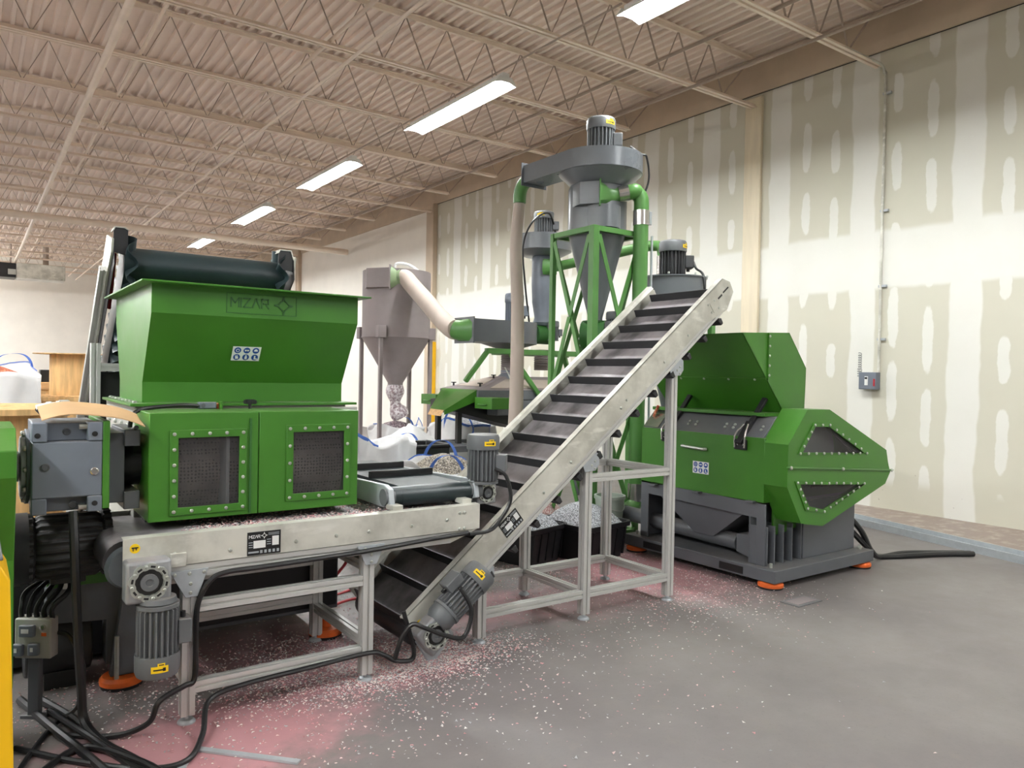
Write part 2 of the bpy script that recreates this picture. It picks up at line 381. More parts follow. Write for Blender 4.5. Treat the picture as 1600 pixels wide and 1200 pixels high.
# roof joists: double-angle chords and a bent-rod web
ORD = ['first','second','third','fourth','fifth','sixth','seventh','eighth','ninth','tenth','eleventh','twelfth','thirteenth','fourteenth','fifteenth','sixteenth','seventeenth','eighteenth','nineteenth','twentieth']
jy0 = 6.83-2*1.826
def make_joist(y, ext):
    t = thing('roof_joist', 'x', 'roof joist', (0,y,5.4))
    m = MB(); a = .055; h = .05
    m.prism([(-12.9,y-a,5.40),(-12.9,y-.015,5.40),(-12.9,y-.015,5.445),(-12.9,y+.015,5.445),(-12.9,y+.015,5.40),(-12.9,y+a,5.40),(-12.9,y+a,5.408),(-12.9,y+.022,5.408),(-12.9,y+.022,5.40+h),(-12.9,y-.022,5.40+h),(-12.9,y-.022,5.408),(-12.9,y-a,5.408)], ((WX-.04 if ext else 8.35)+12.9,0,0)); m.build('bottom_chord', 'truss', t)
    m = MB(); m.prism([(-12.9,y-.06,6.09),(-12.9,y-.06,6.082),(-12.9,y-.02,6.082),(-12.9,y-.02,6.03),(-12.9,y+.02,6.03),(-12.9,y+.02,6.082),(-12.9,y+.06,6.082),(-12.9,y+.06,6.09)], (WX+12.9-.04,0,0)); m.build('top_chord', 'truss', t)
    m = MB(); pts = []; x = 8.9; k = 0
    pts.append((x,y,6.04)); x -= .55
    while x > -12.9: pts.append((x,y,5.43 if k % 2 == 0 else 6.05)); x -= .3; k += 1
    m.tube(pts, .0135, n=5, smooth=False); m.build('web_rod', 'rod', t, ang=60)
    return t
jt = make_joist(6.83, True); jt['label'] = ORD[2]+' open-web roof joist counted from the camera, ending at the cream column'
jn = make_joist(6.83+1.826, False); jn['label'] = ORD[3]+' open-web roof joist counted from the camera'
for k in range(1, 19):
    y = jy0+k*1.826
    if k in (2, 3): continue
    ext = k in (1, 7, 12)
    copy_tree(jt if ext else jn, (0,y-(6.83 if ext else 8.656),0), label=ORD[k]+' open-web roof joist counted from the camera'+(', ending at the tan column' if k == 7 else ''))
# fluorescent fixtures: reflector hood, two tubes, end caps
def make_lamp(x, y, z=5.2, L=2.42, hood=True):
    t = thing('strip_light', 'x', 'ceiling light', (x,y,z), 'strip lights under the roof joists')
    m = MB(); w = .165; d = .058
    for sg in ((-1, 1) if hood else ()):      # reflector: a wing each side of the spine
        sec = [(-w,-d),(-w*.26,.036),(-w*.24,.033),(-w*.97,-d)]
        m = MB(); m.prism([(x-sg*a,y-L/2,z+b) for a,b in sec], (0,L,0)); m.build('reflector_wing', 'lampw', t)
    m = MB(); m.prism([(x+a,y-L/2,z+b) for a,b in [(-.05,.04),(.05,.04),(.045,.03),(0,-.02),(-.045,.03)]], (0,L,0)); m.build('spine', 'lampw', t)
    for yy in (y-L/2, y+L/2-.008):
        if not hood: continue
        m = MB(); m.prism([(x+a,yy,z+b) for a,b in [(-w,-d),(-w*.55,.04),(w*.55,.04),(w,-d),(.06,-.03),(-.06,-.03)]], (0,.008,0)); m.build('end_plate', 'lampw', t)
    for sx in (-.05,.05):
        m = MB(); m.cyl((x+sx,y-L/2+.03,z-.012),(x+sx,y+L/2-.03,z-.012), .019, n=12); m.build('tube', 'tube', t)
    m = MB(); m.box(x-.05,x+.05,y-L/2,y+L/2,z+.04,z+.085); m.build('ballast_channel', 'lampw', t, bev=.004)
    for yy in (y-.9,y+.9):
        m = MB(); m.cyl((x,yy,z+.08),(x,yy,5.42), .006, n=6); m.build('hanger_rod', 'rod', t)
    return t
lamp = make_lamp(5.37, 4.4); lamp['label'] = 'lit twin-tube strip light nearest the camera, cut by the top of the photo'
for y, lab in ((8.95,'large lit twin-tube strip light left of the motor on the tall cyclone'),(13.5,'lit strip light, second whole one along the row from the camera'),(18.1,'lit strip light, third whole one along the row from the camera'),(22.75,'small lit strip light crossed by the long roof pipe'),(27.3,'farthest lit strip light, above the feed conveyor roller')):
    copy_tree(lamp, (0,y-4.4,0), label=lab)
bare = make_lamp(-9.0, -.3, 4.75, hood=False); bare['label'] = 'added bare twin-tube fill light out of view'; bare['group'] = 'added bare fill lights out of view'  # unseen bare strips added as fill for ceiling and back wall
for y in (-5.2,): copy_tree(lamp, (0,y-4.4,0), label='lit twin-tube strip light behind the camera')
copy_tree(lamp, (0,-4.7,0), label='lit twin-tube strip light over the camera side')
for x, y in [(-9.0,y) for y in (8.95,18.1,29.4)]+[(-3.0,28.6),(-3.0,31.2),(-3.0,33.8),(-3.0,36.4),(-5.0,31.0),(-5.0,34.5)]: copy_tree(bare, (x+9.0,y+.3,0))  # more added fill strips, most of them near the back wall
for y in (-5.2,-.3,2.05,4.4,6.7,8.95,13.5,18.1,24.9): copy_tree(lamp, (-8.57,y-4.4,0), label='lit twin-tube strip light in the unseen left row, packed closer for fill')  # inferred left row, extra lamps added between to brighten left faces
# long pipes and bars under the roof
def pipe(name, pts, r, mat, label, cat, **k):
    m = MB(); m.tube(pts, r, n=12, smooth=False, **k); return tag(m.build(name, mat, at=pts[0]), label, cat)
pipe('gas_pipe', [(1.33,2,5.36),(1.33,37.9,5.36)], .045, 'truss', 'tan pipe hung below the joists, running away on the left', 'pipe')
pipe('bridging_bar', [(1.7,2,5.47),(1.7,37.9,5.47)], .022, 'truss', 'thin bridging bar beside the tan pipe on the left', 'bar')
pipe('sprinkler_pipe', [(3.72,2,5.33),(3.72,37.9,5.33)], .022, 'truss', 'sprinkler pipe along the roof left of the strip lights', 'pipe')
pipe('bridging_bar', [(3.45,2,5.47),(3.45,37.9,5.47)], .025, 'truss', 'thin bridging bar beside the sprinkler pipe', 'bar')
pipe('bridging_bar', [(6.9,2,5.47),(6.9,37.9,5.47)], .022, 'rod', 'thin bridging bar right of the strip lights', 'bar')
pipe('sprinkler_pipe', [(7.6,2,5.33),(7.6,37.9,5.33)], .02, 'rod', 'sprinkler pipe along the roof near the drywall', 'pipe')
pipe('electric_conduit', [(5.37,5.7,5.35),(5.37,37.9,5.35)], .011, 'rod', 'thin dark conduit linking the strip lights', 'conduit')
pipe('electric_conduit', [(8.75,2,5.93),(8.75,37.9,5.93)], .03, 'rod', 'dark conduit along the top of the concrete band', 'conduit')
m = MB(); m.tube([(-12.9,21.2,5.09),(6.5,21.2,5.09),(WX,21.2,5.09)], .085, n=14, smooth=False); tag(m.build('roof_pipe', 'truss', at=(0,21.2,5.09)), 'thick tan pipe crossing under the roof to the white wall', 'pipe')
m = MB(); m.tube([(8.78,25.3,5.6),(8.78,25.3,4.9),(8.78,25.3,0.02)], .06, n=10, smooth=False); tag(m.build('drain_pipe', 'truss', at=(8.78,25.3,0)), 'tan standpipe going down the far white wall', 'pipe')
# conduit and disconnect box on the drywall
t = thing('wall_conduit', 'thin steel conduit bending from the roof down the drywall', 'conduit', (9.04,4.93,1.66))
m = MB(); m.tube([(8.2,5.0,5.44),(8.6,4.97,5.42),(8.95,4.94,5.4),(9.03,4.93,5.3),(9.055,4.93,5.15),(9.055,4.93,3.4),(9.055,4.93,1.66)], .016, n=10, res=6); m.build('conduit', 'steel', t)
for z in (5.05,3.62,2.7,2.05):
    m = MB(); m.box(9.05,9.085,4.86,4.96,z,z+.03); m.build('strap', 'zinc', t, bev=.003)
t = thing('disconnect_box', 'grey electrical disconnect box on the drywall at the conduit end', 'electrical box', (9.0,5.03,1.44))
m = MB(); m.box(8.98,9.085,4.92,5.14,1.45,1.66); m.build('enclosure', 'grey_l', t, bev=.006)
m = MB(); m.box(8.972,8.98,5.02,5.06,1.50,1.61); m.build('switch_label', 'wlabel', t)
m = MB(); m.box(8.966,8.974,5.025,5.055,1.575,1.60); m.build('switch_label_mark', 'ink', t)
m = MB(); m.box(8.968,8.98,4.93,4.95,1.49,1.58); m.build('lever', 'red', t, bev=.003)
# pencil squiggle drawn on the board left of the box
m = MB(); pts = []
for i in range(60):
    a = i*1.1; pts.append((9.0885,5.19+.03*math.cos(a)*(.7 if i < 40 else 1),1.90-.0050*i+.012*math.sin(a)))
m.tube(pts, .003, n=5, res=2); tag(m.build('wall_doodle', 'greym', at=(9.088,5.19,1.6)), 'pencil squiggle on the drywall left of the disconnect box', 'marking')
# heater and duct on the far wall
t = thing('unit_heater', 'dark hanging heater below the roof at the far left', 'heater', (.9,33,5))
m = MB(); m.box(-1.5,1.35,33,34,4.75,5.27); m.build('casing', 'black', t, bev=.02)
m = MB(); m.box(1.1,1.36,32.97,33.0,4.85,5.05); m.build('access_panel', 'bodygrey', t, bev=.01)
for x in (.1,1.2):
    m = MB(); m.cyl((x,33.5,5.27),(x,33.5,6.09), .03, n=6); m.build('hanger_rod', 'rod', t)
t = thing('air_duct', 'bare metal air duct beside the dark heater', 'duct', (2.2,33,5))
m = MB(); m.box(1.36,2.9,33,34,4.75,5.3); m.build('duct_body', 'steel', t, bev=.02)
m = MB(); m.cyl((2.3,33.5,5.3),(2.3,33.5,6.09), .1, n=10); m.build('branch', 'rod', t)
pipe('wall_pipe', [(-4,37.9,.62),(3.15,37.9,.62)], .035, 'rod', 'thin horizontal pipe low on the far white wall', 'pipe')
m = MB(); m.box(3.1,3.3,37.8,37.99,.5,.72); tag(m.build('wall_outlet', 'greym', at=(3.2,37.9,.6), bev=.01), 'small dark box at the end of the far wall pipe', 'electrical box')
# floor channel, drain
m = MB(); cd = V((-.238,-.971,0)); cs = V((.971,-.238,0)); c0 = V((8.03,4.95,0))
m.prism([c0+cs*a+V((0,0,b)) for a,b in ((-.11,0),(-.11,.07),(-.095,.07),(-.095,.012),(.095,.012),(.095,.07),(.11,.07),(.11,0))], cd*4.6)
o = m.build('floor_channel', 'zinc', at=(7.6,3,0)); tag(o, 'long zinc steel channel lying on the floor along the drywall', 'steel channel')
t = thing('floor_drain', 'small rectangular metal cover set in the floor before the granulator', 'floor cover', (4.74,3.1,0))
m = MB(); m.box(4.60,4.88,3.02,3.17,0.0005,.006); m.build('plate', 'grey', t, bev=.002)
m = MB(); m.box(4.63,4.85,3.045,3.145,.006,.009); m.build('lid', 'coll', t, bev=.002)
# ================================================================ shared machine pieces
def motor(root, base, axis, r, L, box, body='greym', cover='greym', label=True, labdir=None, fins=22, boxname='terminal_box', face=None):
    """finned electric motor: housing, fan cover, terminal box, direction sticker"""
    base = V(base); d, u, w = basis(axis); b = V(box).normalized()
    nf = fins*4
    m = MB(); m.lathe([(r*1.02,0),(r*1.02,L*.05)], base, d, n=nf); m.lathe([(r*.9,L*.05),(r*.9,L*.055),(r*1.0,L*.08),(r*1.0,L*.7),(r*.86,L*.72)], base, d, n=nf, mod=lambda i: 1.0 if i % 4 < 2 else .80)
    h = m.build('motor_housing', body, root, ang=40)
    m = MB(); m.lathe([(r*1.05,L*.69),(r*1.07,L*.72),(r*1.06,L*.93),(r*.98,L*.985),(r*.8,L),(r*.3,L*1.005)], base, d, n=32); fc = m.build('fan_cover', cover, root, ang=50)
    m = MB(); c = base+d*L*.42; s = d.cross(b)
    m.obox(c+b*r*1.22, b*r*.34, s*r*.52, d*L*.17); tb = m.build(boxname, body, root, bev=r*.06)
    m = MB(); m.cyl(c+b*r*1.2-d*L*.17, c+b*r*1.2-d*L*.25, r*.13, n=10); m.build('cable_gland', 'black', tb)
    if label:
        l = V(labdir or (-.58,-.81,0)); l = (l-d*l.dot(d)).normalized(); c = base+d*L*.83; d = -d if d.z < -.5 else d; q = d.cross(l)
        def arc(a0, a1, h0, h1, rr, mb, k):
            mb.mat(k); n = 5
            for i in range(n):
                t0 = a0+(a1-a0)*i/n; t1 = a0+(a1-a0)*(i+1)/n
                P = lambda t, h: c+(l*math.cos(t)+q*math.sin(t))*rr+d*h
                mb.poly([P(t0,h0),P(t1,h0),P(t1,h1),P(t0,h1)])
        m = MB(); arc(-.3,.45,-L*.055,L*.035,r*1.085,m,0); arc(-.02,.3,L*.035,L*.075,r*1.085,m,0); arc(-.2,.2,-.022*L,-.002*L,r*1.09,m,1)
        arc(.2,.33,-.035*L,.012*L,r*1.09,m,1); arc(0.03,.25,.045*L,.06*L,r*1.09,m,1)
        m.build('direction_sticker', ['ylabel','ink'], fc)
    return h
def worm_gear(root, c, axis, r, up, mat='castalu'):
    """cast worm gearbox: block, output flange with bolt ring, hub"""
    c = V(c); a = V(axis).normalized(); u = V(up).normalized(); s = a.cross(u)
    m = MB(); m.obox(c-a*r*.1, a*r*.55, u*r*1.05, s*r*1.05); g = m.build('gearbox', mat, root, bev=r*.16)
    m = MB(); m.mat(0).lathe([(r*.95,.45*r),(r*.95,.6*r),(r*.68,.62*r),(r*.66,.5*r),(r*.4,.5*r)], c, a, n=40, mod=lambda i: 1.0 if i % 5 < 3 else .93); m.mat(1).lathe([(r*.64,.505*r),(r*.5,.51*r),(r*.3,.52*r)], c, a, n=28)
    for i in range(8):
        t = i*PI/4+.2+PI/8; o = u*math.cos(t)+s*math.sin(t); m.obox(c+a*r*.612+o*r*.79, a*r*.01, o*r*.05, a.cross(o)*r*.11)
    m.build('output_flange', ['bolt','ink'], g, ang=40)
    m = MB(); m.lathe([(r*.42,.5*r),(r*.42,.66*r),(r*.2,.66*r),(r*.17,.58*r)], c, a, n=20); m.build('hub', 'greym', g)
    bolts(g, [c+a*r*.6+(u*math.cos(t)+s*math.sin(t))*r*.81 for t in [i*PI/4+.2 for i in range(8)]], a, r*.09, r*.08)
def foot(root, p, r=.038, top=.04):
    p = V(p); m = MB(); m.lathe([(r,0),(r,.006),(r*.75,.016),(r*.3,.018),(r*.3,top)], p, n=18); m.build('levelling_foot', 'zinc', root)
def star4(mb, org, ux, uz, w, dp):
    """four pointed star outline mark"""
    for k in range(4):
        a = k*PI/2; ca, sa = math.cos(a), math.sin(a)
        R = lambda x, y: (x*ca-y*sa, x*sa+y*ca)
        strokes(mb, [[R(-.34,.36),R(-.13,.52),R(-.02,.98)],[R(.34,.36),R(.13,.52),R(.02,.98)]] if k % 2 == 0 else [[R(-.34,.36),R(-.13,.55),R(-.03,.98)],[R(.34,.36),R(.13,.55),R(.03,.98)]], org, ux, uz, w, dp)
LET = {'M':[[(0,0),(0,1),(.42,.45),(.84,1),(.84,0)]],'I':[[(0,0),(0,1)]],'Z':[[(0,1),(.72,1),(0,0),(.74,0)]],'A':[[(0,0),(.42,1),(.84,0)]],'R':[[(0,0),(0,1),(.72,1),(.72,.5),(.2,.5)],[(.4,.5),(.78,0)]]}
def mizar(mb, org, ux, uz, h, w, dp, gap=1.0):
    org, ux, uz = V(org), V(ux)*h, V(uz)*h; x = 0
    for c in 'MIZAR':
        strokes(mb, LET[c], org+ux*x, ux, uz, w, dp); x += {'M':1.1,'I':.28,'Z':.98,'A':1.06,'R':1.0}[c]*gap
    return x*h
def plate_label(root, o, ux, uz, w, h, name='rating_plate'):
    """black rating plate with maker's name, white fields and pictogram row"""
    o, ux, uz = V(o), V(ux).normalized(), V(uz).normalized(); nn = ux.cross(uz)
    m = MB(); P = lambda x, z, d=0: o+ux*x*w+uz*z*h+nn*d
    def rect(x0, x1, z0, z1, d, k): m.mat(k).obox(P((x0+x1)/2,(z0+z1)/2,d), ux*w*(x1-x0)/2, uz*h*(z1-z0)/2, nn*.0008)
    rect(0,1,0,1,.001,0); rect(.18,.54,.30,.62,.0022,1); rect(.74,.94,.36,.76,.0022,1)
    m.mat(1); mizar(m, P(.05,.74,.002), ux, uz, h*.12, h*.022, .0012, .9)
    star4(m, P(.5,.82,.002), ux*h*.13, uz*h*.13, h*.025, .0012)
    for i in range(5): rect(.38+i*.125,.38+i*.125+.07,.07,.2,.0022,2)
    for i in range(3): rect(.62,.95,.82+i*.045,.835+i*.045,.0022,2); rect(.04,.16,.34+i*.1,.37+i*.1,.0022,2); rect(.58,.70,.42+i*.1,.45+i*.1,.0022,2)
    rect(.03,.34,.1,.17,.0022,2)
    return m.build(name, ['ink','wlabel','zinc'], root)
def safety_sticker(root, o, ux, uz, w, h):
    """white sticker with six blue mandatory-action discs"""
    o, ux, uz = V(o), V(ux).normalized(), V(uz).normalized(); nn = ux.cross(uz); m = MB()
    P = lambda x, z, d=0: o+ux*x*w+uz*z*h+nn*d
    m.mat(0).obox(P(.5,.5,.001), ux*w/2, uz*h/2, nn*.0008)
    def rc(x0, x1, z0, z1, k, d=.0042): m.mat(k).obox(P((x0+x1)/2,(z0+z1)/2,d), ux*w*(x1-x0)/2, uz*h*(z1-z0)/2, nn*.0008)
    def disc(x, z, r, k, d): m.mat(k).cyl(P(x,z,d), P(x,z,d+.0014), r*h, n=20)
    for i in range(3):
        for j in range(2): disc(.18+.32*i, .26+.48*j, .205, 1, .0016)
    disc(.18,.74,.11,0,.003); disc(.18,.74,.075,1,.0035)                         # ear muffs
    disc(.46,.74,.05,0,.003); disc(.54,.74,.05,0,.003); rc(.42,.58,.77,.80,0)    # goggles
    disc(.82,.76,.10,0,.003); rc(.74,.90,.60,.70,1); rc(.75,.89,.72,.76,0)       # helmet
    rc(.13,.23,.15,.30,0); rc(.12,.15,.28,.38,0); rc(.17,.2,.28,.4,0)            # glove
    disc(.5,.38,.045,0,.003); rc(.46,.54,.14,.33,0)                              # coverall
    rc(.79,.84,.18,.38,0); rc(.79,.90,.14,.21,0)                                 # boot
    return m.build('safety_sticker', ['wlabel','blue'], root)
# ================================================================ horizontal belt conveyor
hc = thing('belt_conveyor', 'low horizontal belt conveyor running under the shredder doors, aluminium legs', 'conveyor', (1.3,3.8,0))
def side_sheet(y, s, name):
    m = MB(); t = .004
    m.prism([(.52,y,.705),(.52,y,.838),(.52,y+s*.045,.842),(.52,y+s*.045,.838),(.52,y+s*t,.834),(.52,y+s*t,.705)], (1.758,0,0)); return m.build(name, 'steel', hc)
sf = side_sheet(3.46, 1, 'side_panel'); side_sheet(4.19, -1, 'side_panel')
for y in (3.495, 4.155):
    m = MB(); profile(m, (.60,y,.672), (2.10,y,.672), .058, (0,0,1)); m.build('side_rail', 'alu', hc, bev=.001)
m = MB(); m.prism([(2.10,3.468,.70),(2.278,3.468,.705),(2.2,3.468,.675),(2.10,3.468,.643)], (0,.05,0)); m.build('end_plate', 'steel', hc, bev=.002)
bolts(hc, [(x,3.46,z) for x, z in ((.72,.755),(.95,.745),(1.25,.75),(1.45,.755),(1.62,.757),(1.86,.76),(2.07,.77),(2.15,.80),(2.18,.8),(2.15,.715),(2.18,.715))], (0,-1,0), .009, .007)
m = MB(); xs = [(.50,.745)]
loop = []
R_ = .085
for i in range(13): a = PI/2+PI*i/12; loop.append((.54+R_*math.cos(a), .735+R_*math.sin(a)))
for i in range(13): a = -PI/2+PI*i/12; loop.append((2.17+R_*math.cos(a), .735+R_*math.sin(a)))
m.prism([(x,3.53,z) for x, z in loop], (0,.60,0)); m.build('belt', 'rubber', hc)
for y, s in ((3.50,1),(4.15,-1)):
    m = MB(); m.lathe([(.05,0),(.080,0),(.092,.03),(.088,.033),(.076,.008),(.05,.008)], (.553,y,.708), (0,s,0), n=36); m.build('end_flange', 'rodgrey', hc)
for x in (.785, 1.63):
    for y in (3.50, 4.17):
        m = MB(); profile(m, (x,y,.035), (x,y,.645), .058, (0,1,0)); m.build('leg', 'alu', hc, bev=.001); foot(hc, (x,y,0))
def hrail(p0, p1): m = MB(); profile(m, p0, p1, .05, (0,0,1)); m.build('stretcher', 'alu', hc, bev=.001)
hrail((.814,3.50,.51),(1.60,3.50,.51)); hrail((.814,3.50,.155),(1.60,3.50,.155)); hrail((.814,4.17,.25),(1.60,4.17,.25)); hrail((.814,4.17,.47),(1.60,4.17,.47))
hrail((.785,3.53,.20),(.785,4.14,.20)); hrail((1.63,3.53,.20),(1.63,4.14,.20)); hrail((1.63,3.53,.58),(1.63,4.14,.58))
m = MB(); m.prism([(.70,3.462,.68),(.86,3.462,.68),(.815,3.462,.56),(.765,3.462,.56)], (0,-.006,0)); g = m.build('gusset_plate', 'zinc', hc, bev=.002)
bolts(g, [(x,3.456,z) for x, z in ((.72,.665),(.78,.665),(.84,.665),(.785,.62),(.785,.58))], (0,-1,0), .008)
m = MB(); m.prism([(1.56,3.462,.69),(1.71,3.462,.69),(1.665,3.462,.59),(1.605,3.462,.59)], (0,-.006,0)); g = m.build('gusset_plate', 'zinc', hc, bev=.002)
bolts(g, [(x,3.456,z) for x, z in ((1.60,.672),(1.67,.672),(1.635,.64),(1.635,.605))], (0,-1,0), .008)
plate_label(hc, (1.025,3.459,.708), (1,0,.0), (0,0,1), .152, .106)
m = MB(); m.mat(0).cyl((.565,3.4595,.797),(.565,3.458,.797), .02, n=20); m.mat(1).box(.552,.578,3.456,3.4585,.798,.803); m.box(.556,.560,3.456,3.4585,.787,.8); m.box(.568,.572,3.456,3.4585,.79,.802); m.build('warning_sticker', ['ylabel','ink'], hc)
m = MB(); m.box(.70,.765,3.445,3.46,.70,.76); m.build('tension_block', 'steel', hc, bev=.003)
worm_gear(hc, (.605,3.41,.672), (0,-1,0), .083, (0,0,1))
m = MB(); m.lathe([(.07,0),(.075,.02),(.06,.03)], (.645,3.40,.6), (0,0,-1), n=24); m.build('motor_flange', 'greym', hc)
motor(hc, (.645,3.40,.575), (0,0,-1), .082, .30, (1,0,0), labdir=(-.15,-1,0))
# ================================================================ inclined cleated conveyor
TH = math.atan(.795); O_ = V((1.96,0,.063)); E_ = V((math.cos(TH),0,math.sin(TH))); N_ = V((-math.sin(TH),0,math.cos(TH)))
IC = lambda s, n, y: O_+E_*s+N_*n+V((0,y,0))
ic = thing('cleated_conveyor', 'inclined cleated belt conveyor lifting chips to the granulator, on aluminium legs', 'conveyor', (3.2,3.95,0))
for y, sg in ((3.57,1),(4.32,-1)):
    t = .004*sg
    m = MB(); out = [(.05,.045),(.05,.19),(3.29,.205),(3.345,.14),(3.335,.06),(3.2,-.005),(2.95,.045)]
    m.prism([IC(s,n,y) for s,n in out], (0,t,0))
    pn = m.build('side_panel', 'steel', ic)
    m = MB(); fl = [(0,.19),(.045,.19),(.062,.17),(.058,.167),(.043,.184),(0,.184)]
    m.prism([IC(.05,n+.002,y+sg*q) for q,n in fl], E_*3.24+N_*.014); m.build('top_flange', 'steel', pn)
    m = MB(); profile(m, IC(.45,.02,y+sg*.03), IC(3.15,.02,y+sg*.03), .045, N_); m.build('side_rail', 'alu', ic, bev=.001)
    if sg > 0:
        bolts(pn, [IC(s,n,y) for s,n in ((.55,.075),(.85,.085),(1.15,.085),(1.42,.09),(1.95,.09),(2.02,.1),(2.45,.085),(2.75,.09),(3.05,.075),(3.05,.14),(3.13,.06),(3.12,.13))], (0,-1,0), .009, .007)
        m = MB(); m.mat(0).obox(IC(3.1,.1,y-.002), E_*.035, N_*.04, V((0,.0015,0))); m.mat(1).obox(IC(3.19,.115,y-.001), E_*.025, N_*.006, V((0,.002,0))); m.obox(IC(3.27,.12,y-.001), E_*.035, N_*.005, V((0,.002,0))); m.build('adjuster_plate', ['steel','ink'], pn)
# belt loop and cleats
m = MB(); loop = []; rb = .075; s0, s1 = .07, 3.24; nc = .045
for i in range(13): a = PI/2+PI*i/12; loop.append((s0+rb*math.cos(a), nc+rb*math.sin(a)))
for i in range(13): a = -PI/2+PI*i/12; loop.append((s1+rb*math.cos(a), nc+rb*math.sin(a)))
m.prism([IC(a,b,3.63) for a,b in loop], (0,.63,0)); m.build('belt', 'rubber', ic)
for k in range(16):
    s = 3.208-.21*k
    m = MB(); m.prism([IC(s+.016,nc+rb-.004,3.64),IC(s+.010,.173,3.64),IC(s+.002,.176,3.64),IC(s-.012,nc+rb-.004,3.64)], (0,.61,0)); m.build('cleat', 'rubber_c', ic, bev=.002)
    if k < 14:
        m = MB(); q = s-.1; m.prism([IC(q+.022,nc-rb+.004,3.585),IC(q+.016,-.072,3.585),IC(q-.012,-.072,3.585),IC(q-.022,nc-rb+.004,3.585)], (0,.72,0)); m.build('return_cleat', 'rubber_c', ic, bev=.006)
# legs
tops = {2.40:.37, 3.195:.985, 3.965:1.60}
for x, zt in tops.items():
    for y in (3.63, 4.265):
        m = MB(); profile(m, (x,y,.035), (x,y,zt), .058, (0,1,0)); m.build('leg', 'alu', ic, bev=.001); foot(ic, (x,y,0))
        if y < 4:
            yy = y-.036; m = MB(); c = V((x,yy,zt+.02)); pl = [c+V((math.cos(a),0,math.sin(a)))*r for a, r in ((-2.2,.075),(-.9,.07),(-.2,.075),(.6,.085),(1.35,.085),(2.1,.08),(2.9,.09))]
            m.prism(pl, (0,-.006,0)); g = m.build('hinge_plate', 'zinc', ic, bev=.002)
            bolts(g, [c+V((a,-.006,b)) for a, b in ((-.05,.0),(-.015,.045),(.03,.06),(.035,.005),(.01,-.02),(.035,-.04))], (0,-1,0), .008)
def irail(p0, p1): m = MB(); profile(m, p0, p1, .05, (0,0,1)); m.build('stretcher', 'alu', ic, bev=.001)
for y in (3.63, 4.265):
    irail((2.43,y,.165),(3.165,y,.165)); irail((3.225,y,.165),(3.936,y,.165)); irail((3.225,y,.90),(3.936,y,.90))
for x in (3.195, 3.965): irail((x,3.66,.165),(x,4.236,.165))
irail((3.965,3.66,.90),(3.965,4.236,.90)); irail((2.40,3.66,.165),(2.40,4.236,.165))
plate_label(ic, IC(.79,.06,3.569), E_, N_, .15, .1)
gc = V((2.0,3.47,.175)); worm_gear(ic, gc, (0,-1,0), .08, N_)
m = MB(); m.prism([IC(.02,.05,3.565),IC(.16,.05,3.565),IC(.12,-.10,3.565),IC(.0,-.12,3.565)], (0,-.03,0)); m.build('gearbox_bracket', 'zinc', ic, bev=.004)
mb0 = gc+E_*.075+N_*.03
m = MB(); m.lathe([(.06,-.03),(.078,0),(.078,.05)], mb0, E_, n=24); m.build('motor_flange', 'greym', ic)
motor(ic, mb0+E_*.045, E_, .083, .31, (-N_+V((0,-.0,0)))*-1, labdir=N_+V((0,-1.2,0)))
m = MB(); m.mat(0).cyl(IC(.10,.10,3.569),IC(.10,.10,3.567),.02,n=18); m.mat(1).obox(IC(.10,.10,3.566), E_*.012, N_*.004, V((0,.0008,0))); m.build('warning_sticker', ['ylabel','ink'], ic)
# ================================================================ overband magnet separator lying over the end of the low conveyor
om = thing('overband_magnet', 'short cross belt magnet with grey gearmotor over the low conveyor end', 'magnetic separator', (2.05,4.0,.84))
m = MB(); m.cyl((1.80,3.61,.895),(2.30,3.61,.89), .052, n=28); m.build('roller', 'beltgreen', om, ang=50)
m = MB(); lp = []
for i in range(11): a = -PI/2-PI*i/10; lp.append((3.61+.054*math.cos(a), .893+.054*math.sin(a)))
lp += [(4.75,.947),(4.75,.84)]
m.prism([(1.86,a,b) for a,b in lp], (.38,0,0)); m.build('belt', 'beltgreen', om, ang=40)
for x in (1.775, 2.30):
    m = MB(); yz = [(3.54,.86),(3.56,.94),(3.62,.957),(4.75,.925),(4.75,.845),(3.62,.838)]; m.prism([(x,a,b) for a,b in yz], (.03,0,0)); m.build('side_frame', 'zinc', om, bev=.004)
    m = MB(); m.cyl((x-.012,3.60,.895),(x+.042,3.60,.895), .045, n=20); m.build('bearing_cap', 'greym', om)
for y in (3.95, 4.32):
    m = MB(); m.box(1.85,2.26,y,y+.02,.945,.985); m.build('cleat', 'black', om, bev=.003)
for x, y in ((1.80,3.53),(2.22,3.53),(1.80,4.16),(2.22,4.16)):
    m = MB(); m.box(x-.03,x+.03,y-.03,y+.05,.838,.865); m.build('support_block', 'steel', om, bev=.003)
worm_gear(om, (2.40,3.60,.875), (0,-1,0), .06, (0,0,1))
m = MB(); m.cyl((2.32,3.60,.89),(2.36,3.60,.89), .05, n=20); m.build('coupling', 'greym', om)
motor(om, (2.385,3.60,.93), (0,0,1), .088, .28, (.75,-.66,0), labdir=(-.2,-1,0))
